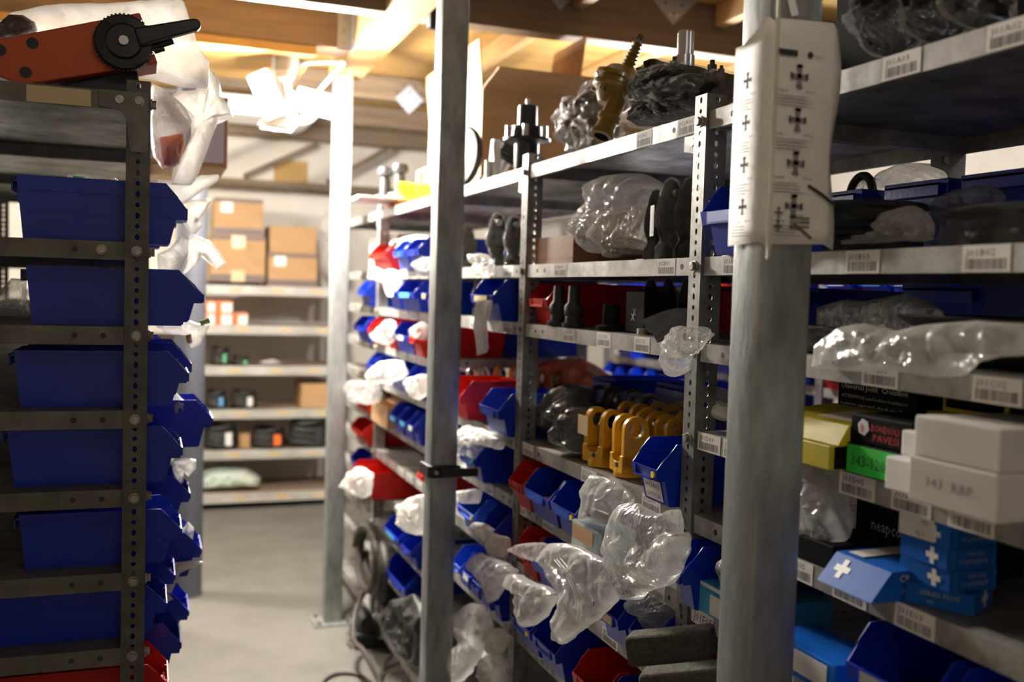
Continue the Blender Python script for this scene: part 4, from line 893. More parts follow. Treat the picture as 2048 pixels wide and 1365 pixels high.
bag('clear bag caught under the black blade, hanging over the third shelf by the near upright', zm(1040, 540, 5.12, [(1520,670),(1600,572),(1720,578),(1800,592),(1870,612),(1905,645),(1880,720),(1830,775),(1790,860),(1720,885),(1640,1000),(1560,1110),(1540,1100),(1545,950),(1510,820)]), ('X', .912), .014, m=BAG, amp=.009, fr=22, seed=37)
for ya, wd, lb in ((2.40, .16, 'dark blue rear bin on the third shelf behind the red bin'), (2.05, .30, 'dark red rear bin on the third shelf behind the wide turned part')):
    pbin((1.62, ya, 1.468), 0, .30, wd, .11, lb, RED if 'red rear' in lb else None)
# --- fourth level (tall gap): yokes
GRP = 'yellow yokes on the fourth shelf'
def yk(px, py, zz, rz, lb, m=None, dx=0, dy=0, wrap=False, **k):
    p = onZ(px, py, zz); o = yoke(lb, (p.x+dx, p.y+dy, 1.152), rz, m, None if m else GRP, **k); return o
yk(1205, 932, 1.152, .24, 'yellow yoke standing at the left end of the yellow group, seen into its fork')
yk(1258, 953, 1.152, -.07, 'yellow yoke at the shelf edge beside the blue bin with the handwritten label')
rows = [((1268, 826), 1.262, .1, 'yellow yoke just behind the two front ones'), ((1305, 842), 1.262, -.05, 'yellow yoke behind the blue bin, first from the left'), ((1345, 855), 1.262, -.1, 'yellow yoke with a dusty worn top behind the blue bin'), ((1330, 828), 1.262, .15, 'yellow yoke in the second row, in the middle behind the blue bin'), ((1384, 848), 1.262, -.05, 'yellow yoke behind the blue bin, next to the near upright'), ((1378, 826), 1.262, .1, 'yellow yoke of the second row, seen past the near upright')]
for (px, py), zz, rz, lb in rows: yk(px, py, zz, rz, lb)
for k, (px, py, rz, lb) in enumerate(((1208, 796, .2, 'first from the left of the dark bagged yokes behind the yellow ones'), (1248, 800, .5, 'second from the left of the dark bagged yokes behind the yellow ones'), (1288, 812, .1, 'third from the left of the dark bagged yokes behind the yellow ones'), (1340, 800, .4, 'fourth from the left of the dark bagged yokes behind the yellow ones'), (1372, 812, .2, 'rightmost of the dark bagged yokes behind the yellow ones'))):
    o = yk(px, py, 1.262, rz, lb, DGREY, s=1.06)
bag('thin clear bag covering the dark yokes behind the yellow ones', [(1190,800),(1200,780),(1240,785),(1300,790),(1345,782),(1395,800),(1392,830),(1300,838),(1200,832)], ('X', 1.20), .03, m=WRAP, amp=.008, fr=22, seed=39, zmin=1.16)
SHR = mat('grey_shrink_film', (.10, .10, .105), .32, 0, c2=(.055, .055, .056), vs=14, bump=.5, bs=30, coat=.15)
bag('rear grey shrink-wrapped casting on the fourth shelf left of the yellow yokes', zm(860, 680, 3.303, [(700,690),(715,600),(740,490),(810,430),(880,320),(940,293),(1020,320),(1022,440),(1000,600),(900,660),(800,700)]), ('X', 1.06), .05, m=SHR, amp=.010, fr=18, seed=41, name='shrink_wrapped_casting', cat='wrapped part', zmin=1.15)
bag('grey shrink-wrapped casting with a kraft label, just left of the yellow yokes', zm(860, 680, 3.303, [(855,470),(925,385),(945,372),(985,420),(1010,450),(1062,440),(1070,600),(1060,760),(1000,800),(950,780),(905,730),(890,640),(905,540)]), ('X', 1.0), .045, m=SHR, amp=.010, fr=18, seed=42, name='shrink_wrapped_casting', cat='wrapped part', zmin=1.15,
    extra=[('l', lambda t, c: MB().box((0, 0, 0), (.055, .045, .001), TAPE, basis(onX(1156, 866, .952)-c, (0, -1, 0), (0, 0, 1), (-1, 0, 0))).build('kraft_label', t))])
DOTY = mat('yellow_dot', (.75, .65, .05), .6); DOTG = mat('green_dot', (.05, .65, .10), .6)
o = rbin(1262, 1338, 955, 1.15, 'blue bin with a handwritten number label, in front of the yellow yokes', H=.118, L=.33, dot=DOTY, low=['H03A02', '00779283'])
pbin((1.66, 2.30, 1.151), 0, .36, .20, .165, 'tall blue rear bin behind the dark bagged yokes, its far neighbour beside it')
pbin((1.66, 2.64, 1.151), 0, .40, .15, .155, 'blue rear bin just beyond the tall blue rear bin on the fourth shelf')
ORF = film('orange_tinted_bag', .75, (.55, .16, .07), .2, .8, 14, .5)
bag('crumpled bag of orange parts on the fourth shelf behind the far upright', [(1046,792),(1050,745),(1075,728),(1110,722),(1150,713),(1180,730),(1212,752),(1234,775),(1232,800),(1150,806)], ('X', 1.38), .045, m=ORF, amp=.012, fr=13, seed=43, zmin=1.15, core=[(1060,790),(1065,750),(1100,735),(1150,728),(1190,752),(1215,780),(1150,800)], corem=ORANGEP)
# --- fifth level
rbin(1017, 1046, 965, .985, 'red bin beside the far upright, above the two blue bins with empty label slots', RED)
rbin(1047, 1100, 975, .985, 'left one of two joined blue bins with a small orange box inside', lab=[''], labm=BLUE2)
rbin(1101, 1153, 1005, .985, 'right one of two joined blue bins, with a yellow dot', lab=[''], labm=BLUE2, dot=DOTY)
carton('small black and orange box in the left joined blue bin', (.935, 2.215, .992), (1.0, 2.275, 1.045), BBOX, seams=False, lab=[('x-', 0, 0, .35, 1, ORANGEP)])
bag('zip bag with a black block inside, hanging over the fifth shelf', zm(900, 860, 5.25, [(1385,690),(1400,640),(1440,560),(1500,475),(1600,490),(1750,545),(1830,620),(1930,720),(1900,800),(1780,840),(1720,980),(1640,985),(1500,940),(1365,965),(1360,870),(1400,780)]), ('X', .888), .016, m=MILKY, amp=.006, fr=12, seed=45,
    core=zm(900, 860, 5.25, [(1470,900),(1500,810),(1620,830),(1740,880),(1700,985),(1600,960)]), corem=BLACK,
    extra=[('z', lambda t, c: MB().tube([onX(x, y, .872)-c for x, y in zm(900, 860, 5.25, [(1600,515),(1520,570),(1470,650),(1462,740)])], .0012, WPR, 6).build('zip_strip', t)), ('z', lambda t, c: MB().tube([onX(x, y, .872)-c for x, y in zm(900, 860, 5.25, [(1745,545),(1690,640),(1640,740),(1600,800)])], .0012, WPR, 6).build('zip_strip', t))])
CLB = film('clear_case', .55, (.62, .72, .72), .12, .1, 6, .5)
t = thing('clear_case', 'flat clear plastic case with a handwritten kraft label, at the edge of the fifth shelf', 'case', (.878, 2.0, .986))
b = MB(); b.box((0, -.155, 0), (.09, -.018, .072), CLB); b.build('case_body', t, bevel=.004)
q = MB(); M = basis((-.0005, -.025, .034), (0, -1, 0), (0, 0, 1), (-1, 0, 0)); q.box((0, 0, 0), (.105, .032, .0006), CARD, M); write(q, 'Seal wiper', M, .012, .006, .013, INK, width=.07, skew=.2); write(q, 'HYDRAULIC', M, .03, .022, .006, GREYINK); q.build('kraft_label', t)
o = MB().box((0, 0, 0), (.075, .040, .0012), CARD, basis((.9488, 1.975, .944), (0, -1, 0), (0, 0, 1), (-1, 0, 0))).build('cardboard_tag'); tag(o, 'torn cardboard tag stuck on the shelf edge below the clear case', 'tag')
rbin(1292, 1368, 1140, .985, 'blue bin behind the big hanging clear bag, next to the near upright')
bag('big crumpled clear bag hanging down in front of the near upright', zm(1160, 960, 5.6875, [(310,830),(350,560),(430,330),(500,270),(620,250),(700,290),(790,370),(930,400),(980,400),(1060,335),(1095,450),(1090,580),(1180,600),(1225,690),(1200,830),(1140,940),(1145,1030),(1080,1110),(940,1230),(700,1280),(640,1340),(500,1365),(420,1190),(330,950)]), ('X', .865), .024, m=BAG, amp=.010, fr=11, seed=47, n=160, rings=24,
    core=zm(1160, 960, 5.6875, [(700,900),(830,780),(900,650),(1020,640),(1180,660),(1190,800),(1120,960),(1000,1150),(860,1230),(740,1190),(720,1050)]), corem=BAG)
# --- sixth level
rbin(1028, 1059, 1080, .82, 'dark red bin beside the far upright on the sixth shelf', RED)
rbin(1061, 1106, 1120, .82, 'blue bin under the milky zip bag on the sixth shelf', lab=[''], labm=BLUE2)
rbin(1190, 1240, 1190, .82, 'blue bin on the sixth shelf just right of the milky zip bag', lab=[''], labm=TAPE)
rbin(1256, 1327, 1270, .82, 'blue bin with a crumpled clear bag inside, on the sixth shelf by the near upright')
bag('clear bag stuffed into the blue bin on the sixth shelf by the near upright', zm(1160, 1160, 6.4, [(760,240),(880,180),(1000,160),(1180,270),(1300,400),(1230,470),(1150,640),(1130,720),(1050,690),(1000,620),(930,510),(840,440),(775,400)]), ('X', .965), .03, m=BAG, amp=.010, fr=18, seed=48, zmin=.84)
def zips(t, c):
    for dx in (0, 24, 60): MB().tube([onX(x+dx*.9, y-dx*.35, .838)-c for x, y in zm(900, 1100, 5.15, [(1075,105),(1180,230),(1255,380),(1300,520),(1318,650),(1312,740)])] if False else [onX(x, y, .838)-c for x, y in zm(900, 1100, 5.15, [(1075+dx,105-dx*.3),(1180+dx,230-dx*.2),(1255+dx,380),(1295+dx,520),(1312+dx*.8,650),(1300+dx*.6,740)])], .0011, WPR, 6).build('zip_strip', t)
    q = MB()
    for pts in ([(1550,210),(1570,180)], [(1545,215),(1560,205)], [(1580,240),(1620,275),(1640,300),(1665,295),(1660,270)], [(1680,370),(1690,345),(1715,345)], [(1475,580),(1482,550),(1480,535)]):
        q.tube([onX(x, y, .840)-c for x, y in zm(900, 1100, 5.15, pts)], .0007, INK, 5)
    q.build('pen_marks', t)
bag('big milky zip bag with pen marks draped over the bins of the sixth shelf', zm(900, 1100, 5.15, [(905,100),(960,20),(1050,-70),(1250,-60),(1480,40),(1600,115),(1650,200),(1730,370),(1690,530),(1500,740),(1330,850),(1165,975),(1060,930),(1150,870),(1215,700),(1200,560),(1150,440),(1060,310)]), ('X', .862), .020, m=MILKY, amp=.007, fr=11, seed=49, n=140, rings=22, extra=[('z', zips)])
bag('limp milky bag flap lying left of the big zip bag', zm(900, 1100, 5.15, [(625,0),(700,-50),(850,-75),(1000,-60),(1040,0),(930,80),(860,115),(780,95),(700,50)]), ('X', .885), .012, m=MILKY, amp=.006, fr=14, seed=50)
# --- seventh level
rbin(1022, 1062, 1245, .634, 'blue bin with a yellow dot and a milky bag hanging out, on the seventh shelf', dot=DOTY)
rbin(1064, 1113, 1285, .634, 'blue bin on the seventh shelf below the big zip bag')
rbin(1145, 1206, 1320, .634, 'bright red bin on the seventh shelf below the milky zip bag', RED)
rbin(1209, 1290, 1370, .634, 'blue bin at the bottom edge of the view, right of the bright red bin')
bag('left one of two milky bags hanging out of the seventh-shelf bins', zm(900, 1100, 5.15, [(195,190),(240,80),(290,38),(450,80),(600,150),(690,220),(640,262),(560,290),(520,380),(470,520),(405,545),(380,440),(340,330),(280,240)]), ('X', .868), .020, m=BAG, amp=.007, fr=12, seed=51)
bag('right one of two milky bags hanging out of the seventh-shelf bins', zm(900, 1100, 5.15, [(560,340),(600,270),(680,250),(780,310),(880,355),(1010,390),(1110,460),(1060,560),(1000,680),(870,785),(800,800),(750,760),(725,650),(720,540),(735,450),(660,400)]), ('X', .858), .020, m=MILKY, amp=.007, fr=12, seed=52)
# ---------------------------------------------------------------- right rack, third bay (right of the middle post)
for k, (px, py, s, var, lb) in enumerate(((934, 510, 1.0, 1, 'film-wrapped black yoke on the second shelf close to the middle post'), (993, 510, 1.1, 0, 'film-wrapped black yoke with bright bored eye, on the second shelf left of the far upright'), (1026, 512, .98, 2, 'film-wrapped black yoke on the second shelf hard against the far upright'))):
    p = onX(px, py, 1.0 + .03*(k == 0)); wrapped_yoke(lb, (p.x, p.y, 1.6265), .2*k-.3, s=s, var=var)
bag('small white rag of film in front of the bright-eyed yoke, hanging over the second shelf', zm(900, 420, 4.55, [(185,405),(240,395),(300,400),(380,450),(370,600),(330,605),(250,600),(240,520),(200,450)]), ('X', .925), .012, m=MILKY, amp=.008, fr=24, seed=61)
rbin(941, 986, 610, 1.467, 'blue bin with a yellow card, on the third shelf right of the middle post', lab=[''], labm=mat('yellow_card', (.62, .52, .22), .6))
wrapped_yoke('dark film-wrapped yoke in the shade of the third shelf, next to the middle post', (1.02, 3.10, 1.4685), .2, s=.9, var=1)
wp = zm(900, 420, 4.55, [(245,825),(375,822),(355,930),(330,1010),(322,1150),(335,1300),(250,1325),(240,1200),(230,1090),(240,950)])
bag('white paper sleeve hanging down from the third shelf, right of the middle post', wp, ('X', .880), .008, m=WHITEBAG, amp=.003, fr=12, seed=62, name='paper_sleeve', cat='paper')
rbin(885, 921, 790, 1.15, 'red bin full of steel rings, on the fourth shelf right of the middle post', RED, H=.12, L=.20)
for k, (px, py, lb) in enumerate(((928, 748, 'first steel ring from the middle post in the red bin'), (944, 752, 'second steel ring from the middle post in the red bin'), (958, 750, 'third steel ring from the middle post in the red bin'), (972, 756, 'fourth steel ring from the middle post in the red bin'))):
    p = onX(px, py, 1.02 + .03*k); b = MB(); R_ = Matrix.Translation((p.x, p.y, 1.262)) @ Matrix.Rotation(.9+.5*k, 4, 'X') @ Matrix.Rotation(.6*k, 4, 'Y')
    b.tube([R_ @ V((.022*math.cos(a), .022*math.sin(a), 0)) for a in [q*math.pi/10 for q in range(20)]], .0065, BRIGHT, 10, closed=True); tag(b.build('steel_ring', smooth=True), lb, 'ring')
p = onZ(1010, 752, 1.255); yoke('yellow yoke standing alone behind the blue bin, left of the far upright', (p.x, p.y, 1.152), .9, YELLOW)
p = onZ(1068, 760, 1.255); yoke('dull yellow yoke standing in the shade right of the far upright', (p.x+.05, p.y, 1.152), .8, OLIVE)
rbin(958, 1001, 825, 1.15, 'blue bin with an empty label slot, on the fourth shelf left of the far upright', lab=[''], labm=BLUE2, H=.118, L=.20)
bag('torn pale packaging under the blue bin on the fourth shelf, right of the middle post', [(915,862),(935,850),(962,858),(985,868),(1010,880),(1000,900),(960,890),(925,885)], ('X', .93), .012, m=WHITEBAG, amp=.006, fr=22, seed=63)
rbin(917, 950, 925, .985, 'blue bin with a green dot, on the fifth shelf right of the middle post', dot=DOTG, L=.34)
bag('clear bag of long pale rods heaped on the blue bin with the green dot', zm(900, 860, 5.25, [(55,60),(100,5),(200,0),(330,40),(440,70),(470,110),(330,130),(300,200),(260,290),(160,280),(80,270),(55,180)]), ('X', .935), .03, m=MILKY, amp=.012, fr=26, seed=64)
rbin(913, 950, 1010, .82, 'sky blue bin with a yellow dot, on the sixth shelf right of the middle post', BLUE2, dot=DOTY)
bag('cream white bag bulging out of the sky blue bin', zm(900, 860, 5.25, [(45,680),(60,645),(160,640),(230,620),(295,625),(290,700),(270,775),(150,770),(60,760)]), ('X', .925), .025, m=WHITEBAG, amp=.006, fr=16, seed=65)
rbin(964, 991, 1045, .82, 'narrow blue bin on the sixth shelf left of the far upright', lab=[''], labm=WPR)
bag('long limp bag hanging over the sixth shelf, in front of the far upright', zm(900, 860, 5.25, [(250,1000),(290,970),(400,1010),(480,1110),(600,1140),(605,1240),(590,1335),(460,1340),(430,1240),(390,1170),(330,1090)]), ('X', .90), .014, m=WHITEBAG, amp=.007, fr=16, seed=66)
rbin(905, 924, 1085, .634, 'narrow sky blue bin on the seventh shelf next to the middle post', BLUE2)
rbin(926, 944, 1105, .634, 'first of two narrow blue bins on the seventh shelf, from the middle post', lab=[''], labm=WPR)
rbin(946, 966, 1125, .634, 'second of two narrow blue bins on the seventh shelf, from the middle post')
rbin(972, 1014, 1210, .634, 'blue bin holding a limp milky bag, on the seventh shelf left of the far upright')
zb = zm(900, 1100, 5.15, [(178,575),(240,558),(310,565),(380,640),(415,690),(425,800),(380,900),(300,1060),(200,1220),(100,1365),(10,1400),(0,1200),(20,1060),(150,960),(160,760)])
bag('tall white bag sliding off the low shelves beside the middle post', zb, ('X', .885), .03, m=MILKY, amp=.010, fr=12, seed=67, n=128)
bag('crumpled clear bag below the tall white bag, at the lower far upright', zm(900, 1100, 5.15, [(380,860),(430,800),(500,820),(560,900),(560,1000),(470,1110),(420,1050)]), ('X', .90), .02, m=WHITEBAG, amp=.008, fr=20, seed=68)
bag('milky bag at the bottom edge of the view near the far upright', zm(900, 1100, 5.15, [(360,1130),(420,1080),(500,1060),(545,1180),(545,1300),(500,1420),(370,1420),(350,1280)]), ('X', .90), .025, m=MILKY, amp=.009, fr=16, seed=69)
# ---------------------------------------------------------------- right rack, far bays (left of the middle post)
far = [  # pl, pr, z, colour, label, card
    (728, 766, 1.625, RED, 'red bin on the second shelf at the far rack upright', None), (782, 803, 1.625, BLUE2, 'light blue narrow bin between a red bin and a white-topped blue bin', None), (806, 848, 1.625, BLUE, 'blue bin under the white dome-shaped bag on the second far shelf', None),
    (712, 747, 1.467, BLUE, 'blue bin on the third far shelf, nearest the back post', None), (770, 789, 1.467, BLUE, 'blue bin on the third far shelf under the white rag', PAPER), (791, 825, 1.467, BLUE, 'blue bin with a pale blue card, on the third far shelf', SKY), (829, 853, 1.467, BLUE, 'blue bin with a tan card, on the third far shelf beside the middle post', TAPE),
    (706, 726, 1.305, BLUE, 'blue bin on the fourth far shelf, nearest the back post', None), (728, 747, 1.305, RED, 'red bin on the fourth far shelf just beyond the far rack upright', None), (765, 781, 1.305, RED, 'red bin on the fourth far shelf stuffed with a white bag', None), (783, 815, 1.305, BLUE, 'blue bin with a pale grey front between red ones, fourth far shelf', WHITEB), (817, 851, 1.305, RED, 'red bin on the fourth far shelf beside the middle post', None),
    (773, 812, 1.15, BLUE, 'blue bin behind the big white bag on the fifth far shelf', None), (814, 850, 1.15, BLUE, 'blue bin under a white bag on the fifth far shelf beside the middle post', None), (722, 746, 1.15, BLUE, 'blue bin under the grey clear bag on the fifth far shelf', None),
    (782, 799, .985, BLUE, 'first of three blue bins right of the tan open carton on the sixth far shelf', SKY), (801, 818, .985, BLUE, 'second of three blue bins right of the tan open carton on the sixth far shelf', SKY), (820, 846, .985, BLUE, 'third of three blue bins right of the tan carton, with a pale green front', mat('pale_green_card', (.55, .62, .45), .6)),
    (705, 738, .985, RED, 'red bin on the sixth far shelf, seen beside the back post', None), (704, 735, .84, RED, 'red bin on the seventh far shelf, seen beside the back post', None),
    (717, 768, .68, RED, 'wide red bin jutting into the aisle on the eighth far shelf', None), (838, 852, .84, RED, 'red bin edge on the seventh far shelf beside the middle post', None),
    (776, 806, .53, BLUE, 'blue bin with white bags on the ninth far shelf', SKY), (812, 848, .53, BLUE, 'blue bin beside the middle post on the ninth far shelf', None), (780, 822, .36, BLUE, 'blue bin with red things inside, low beside the coiled hose', None), (705, 728, .68, BLUE, 'blue bin on the eighth far shelf, seen beside the back post', None)]
for pl, pr, z, c, lb, cd in far:
    ya = onX(pl, 700, XP).y; yb = onX(pr, 700, XP).y
    for yu in (3.407, 4.312):          # keep clear of the uprights
        if yb < yu+.05 and ya > yu: (yb, ya) = (yu+.05, ya) if abs(ya-yu) > abs(yu-yb) else (yb, yu-.006)
    H = {.84: .098, .53: .104, .36: .125}.get(z, .112)
    pbin((XP if 'jutting' not in lb else .84, (ya+yb)/2, z+.001), math.pi, .34, round(ya-yb, 3), H, lb, c, lab=[''] if cd else None, labm=cd)
def fb(label, pts, x=.915, m=WHITEBAG, d=.02, sc=None, **k):
    return bag(label, zm(*sc, pts) if sc else pts, ('X', x), d, m=m, amp=.010, fr=14, seed=k.pop('seed', 70), n=72, rings=12, **k)
fb('white dome-shaped bag swelling out of the far blue bin on the second shelf', [(803,492),(808,482),(822,474),(850,470),(856,480),(855,512),(840,520),(806,500)], 1.02, d=.05, seed=71)
fb('white rag hanging over the far second shelf at the far rack upright', zm(700, 400, 5.69, [(255,760),(290,770),(360,830),(470,790),(540,830),(555,960),(520,1080),(470,1090),(430,960),(330,920),(265,860)]), .915, d=.014, seed=72)
fb('small milky bag on the far second shelf in front of the blue bin', zm(700, 400, 5.69, [(770,720),(830,670),(880,650),(885,800),(800,800)]), .895, MILKY, .012, seed=73)
fb('white bag spilling from the red bin on the fourth far shelf', zm(690, 640, 5.25, [(300,150),(360,115),(420,20),(480,0),(520,60),(450,180),(460,240),(420,255),(330,210)]), .885, d=.014, seed=74)
fb('big white bag hanging out of the blue bin on the fifth far shelf', zm(690, 640, 5.25, [(258,600),(320,510),(400,440),(500,420),(590,440),(625,560),(560,630),(440,660),(300,675)]), .88, d=.035, seed=75)
fb('grey clear bag on the fifth far shelf, nearest the back post', zm(690, 640, 5.25, [(30,700),(60,640),(200,650),(330,670),(360,760),(330,870),(220,890),(100,860),(60,780)]), .87, BAG, .03, seed=76)
fb('white bag lump on the fifth far shelf beside the middle post', zm(690, 640, 5.25, [(640,650),(680,610),(760,600),(820,570),(830,780),(760,840),(700,740)]), .885, d=.02, seed=77)
fb('white and blue bag heaped on the ninth far shelf beside the middle post', [(800,1040),(805,1010),(825,995),(846,990),(848,1060),(835,1072),(812,1062)], .885, d=.03, seed=78)
fb('white bag with a bright edge hanging from the jutting red bin', zm(680, 880, 2.815, [(15,265),(60,190),(110,150),(185,190),(160,230),(150,320),(130,330)]), .80, d=.014, seed=79)
fb('white lump in the red bin on the fourth far shelf beside the middle post', zm(690, 640, 5.25, [(720,110),(760,60),(825,30),(828,210),(740,180)]), .925, MILKY, .02, seed=80)
t = thing('carton', 'tan open carton on the sixth far shelf, left of three blue bins', 'box', (.905, 3.90, .986)); b = MB(); W_, D_, H_ = .3, .30, .085
for a, c in (((0, 0), (.005, D_)), ((W_-.005, 0), (W_, D_)), ((.005, 0), (W_-.005, .005)), ((.005, D_-.005), (W_-.005, D_))): b.box((*a, .004), (*c, H_), CARD)
b.box((0, 0, 0), (W_, D_, .004), CARD); b.build('box_body', t)
b = MB(); b.box((0, 0, -.002), (D_, .08, .002), CARDD, basis((.06, 0, H_), (0, 1, 0), (.3, 0, .1))); b.build('flap', t)
carton('white carton at the rear of the far second shelf', (1.06, 4.45, 1.6265), (1.30, 5.05, 1.80), WHITEB, seams=False)
carton('brown carton at the rear of the far second shelf near the middle post', (1.30, 3.96, 1.6265), (1.48, 4.25, 1.76), CARDD, seams=False)
# side-on bins glimpsed under the third shelf
pbin((1.64, 3.66, 1.306), 0, .38, .22, .115, 'dark blue rear bin glimpsed below the third shelf at the far upright')
# top shelf, far part
WFO = mat('white_foam_board', (.80, .78, .72), .6)
o = MB().box((0, 0, 0), (.46, .235, .012), WFO).build('foam_board', bevel=.002, loc=(.80, 4.06, 1.916)); o.rotation_euler = (0, 0, .0); tag(o, 'white board lying across the far top shelf, jutting into the aisle', 'board')
for i, y in enumerate((4.075, 4.20)): tag(MB().box((.97, y, 1.8915), (1.35, y+.08, 1.9155), ORANGEP).build('orange_bar', bevel=.004), f'orange bar under the white board on the far top shelf, the {("nearer", "farther")[i]} one', 'bar')
bag('yellow bag lying on the white board on the far top shelf', zm(380, 0, 3.412, [(1395,1260),(1440,1245),(1530,1250),(1640,1260),(1640,1330),(1560,1370),(1480,1365),(1440,1310)]), ('Y', 4.02), .022, m=film('yellow_bag', .95, (.75, .62, .05), .3, .6, 12, .3), amp=.008, fr=16, seed=81)
for k, (px, lb) in enumerate(((770, 'left one of two black valves with round knobs on the far top shelf'), (800, 'right one of two black valves with round knobs on the far top shelf'))):
    p = onX(px, 380, .98+.03*k); t = thing('valve', lb, 'valve', (p.x, max(p.y, 4.14), 1.9285))
    MB().lathe([(0, 0), (.045, 0), (.048, .01), (.048, .03), (.025, .04), (.022, .11), (0, .115)], BLACK, 24).build('valve_body', t, smooth=True)
    MB().lathe([(0, .11), (.03, .118), (.036, .135), (.03, .155), (0, .162)], BLACK, 24).build('knob', t, smooth=True)
    MB().lathe([(.049, .012), (.051, .014), (.051, .026), (.049, .028)], BRIGHT, 24).build('ring_band', t, smooth=True)
carton('tan carton behind the black valves on the far top shelf', (1.10, 4.13, 1.9285), (1.25, 4.29, 2.07), CARD, seams=False)
# ---------------------------------------------------------------- floor clutter by the far bays
HOSE = mat('dark_hose_rubber', (.055, .047, .040), .6, bump=.05)
def coil(label, c, rx, rz, r, n, seed, tube=.011, lean=.25):
    rr_ = random.Random(seed); pts = []
    for i in range(n*18):
        a = i*2*math.pi/18; k = 1+.10*math.sin(i*.13+seed)+rr_.uniform(-.01, .01); q = i/(n*18)
        pts.append(V((c[0]+lean*rz*math.sin(a)*.5+.05*q, c[1]+rx*k*math.cos(a), c[2]+rz*k*math.sin(a)+.02*math.sin(i*.4))))
    o = MB().tube(smooth_path(pts, 2), tube, HOSE, 8).build('hose', smooth=True); return tag(o, label, 'hose')
coil('coil of thick dark hose hanging from the low far shelf beside the back post', (.86, 4.06, .42), .20, .11, .01, 3, 3, .015)
pts = [V((.93, 4.15, .32)), V((.84, 4.10, .20)), V((.80, 3.95, .12)), V((.80, 3.75, .14)), V((.84, 3.6, .05)), V((.82, 3.4, .012)), V((.80, 3.2, .011)), V((.86, 3.0, .011)), V((.98, 2.9, .011))]
tag(MB().tube(smooth_path(pts, 8), .0105, HOSE, 8).build('hose', smooth=True), 'long dark hose trailing down to the floor in front of the far bays', 'hose')
pts = [V((.74+.10*math.cos(a), 3.72+.17*math.sin(a), .0085)) for a in [q*math.pi/14 for q in range(26)]] + [V((.9, 3.85, .03)), V((.95, 3.9, .06))]
tag(MB().tube(smooth_path(pts, 3), .007, HOSE, 8).build('cable', smooth=True), 'thin dark cable looped on the floor by the back post', 'cable')
t = thing('motor', 'dark oily machine with a bright rod on the floor behind the back post', 'machine', (.895, 4.22, 0)); t.scale = (.55, .6, .7)
b = MB(); b.box((-.09, -.13, 0), (.10, .12, .10), DGREY); b.build('motor_block', t, bevel=.02); b = MB(); b.lathe([(0, -.12), (.06, -.12), (.07, -.08), (.07, .08), (.05, .12), (0, .12)], DGREY, 24, Matrix.Translation((0, 0, .15)) @ Matrix.Rotation(1.57, 4, 'X')); b.build('motor_barrel', t, smooth=True)
b = MB(); b.cyl((-.12, -.10, .06), (-.12, .06, .06), .011, BRIGHT); b.build('rod', t, smooth=True)
bag('dark crumpled rubber sheet on the floor under the far bays', [(770,1240),(790,1200),(830,1190),(850,1230),(850,1340),(800,1300)], ('X', .86), .022, m=RUBBER, amp=.012, fr=10, seed=83, name='rubber_sheet', cat='rubber', zmin=.0)
for k, (y, x, h) in enumerate(((4.45, 1.0, .2), (3.95, 1.02, .22))):
    o = MB().lathe([(0, 0), (.07, 0), (.075, .01), (.075, h-.02), (.06, h), (0, h)], RUBBER if k else DGREY, 24).build('canister', smooth=True, loc=(x+.08, y, .103)); tag(o, f'dark canister on the bottom far shelf, {("farther", "nearer")[k]} one', 'canister')
# ---------------------------------------------------------------- post furniture
def wrap_sheet(name, label, post_xy, z0, z1, cat):
    """paper folded round the camera-facing edges of the near post"""
    x, y = post_xy; o_ = .0428
    t = thing(name, label, cat, (x, y, z0)); h = z1-z0
    b = MB(); path = [(-o_, o_+.004), (-o_, -o_+.012), (-o_+.004, -o_+.003), (-o_+.012, -o_), (o_+.010, -o_-.001), (o_+.024, -o_+.004)]
    m_ = 14; vs = []; rr_ = random.Random(3)
    for j in range(m_+1):
        q = j/m_
        for i, (u, v) in enumerate(path):
            e = .0016*noise.noise(V((i*1.3, q*6, 2))); ext = .006*math.sin(q*9+1) if i == 5 else 0
            ztop = h*q + (.004*math.sin(i*2.1) if j in (0, m_) else 0) - (.03 if i == 0 and j == m_ else 0)
            vs.append((u-abs(e)*.5+ext, v-abs(e), ztop))
    n_ = len(path); fs = [(j*n_+i, j*n_+i+1, (j+1)*n_+i+1, (j+1)*n_+i) for j in range(m_) for i in range(n_-1)]
    b.add(vs, fs, PAPER); b.build('paper', t, smooth=True, solid=.0005)
    return t, h
t, h = wrap_sheet('instruction_sheet', 'printed sheet of joint-cross drawings wrapped round the foreground post under film', (.82, 1.19), 1.625, 1.926, 'paper')
Mf = basis((-.040, -.0455, 0), (1, 0, 0), (0, 0, 1)); Ml = basis((-.0455, .040, 0), (0, -1, 0), (0, 0, 1))
q = MB(); rr_ = random.Random(5)
def ujoint(M, x, y, s, m=GREYINK):
    for a, c, e, f in ((-.5, .5, -.12, .12), (-.14, .14, -.5, .6), (-.55, -.40, -.18, .18), (.40, .55, -.18, .18), (-.2, .2, .42, .62), (-.2, .2, -.62, -.46)):
        q.add([(x+a*s, y+e*s, .0003), (x+c*s, y+e*s, .0003), (x+c*s, y+f*s, .0003), (x+a*s, y+f*s, .0003)], [(0, 1, 2, 3)], m, M)
q.box((.004, h-.048, .0002), (.036, h-.040, .0003), INK, Mf); q.cyl((.056, h-.044, .0002), (.056, h-.044, .0004), .0045, INK, n=14, M=Mf); write(q, 'Neapco', Mf, .062, h-.047, .006, GREYINK)
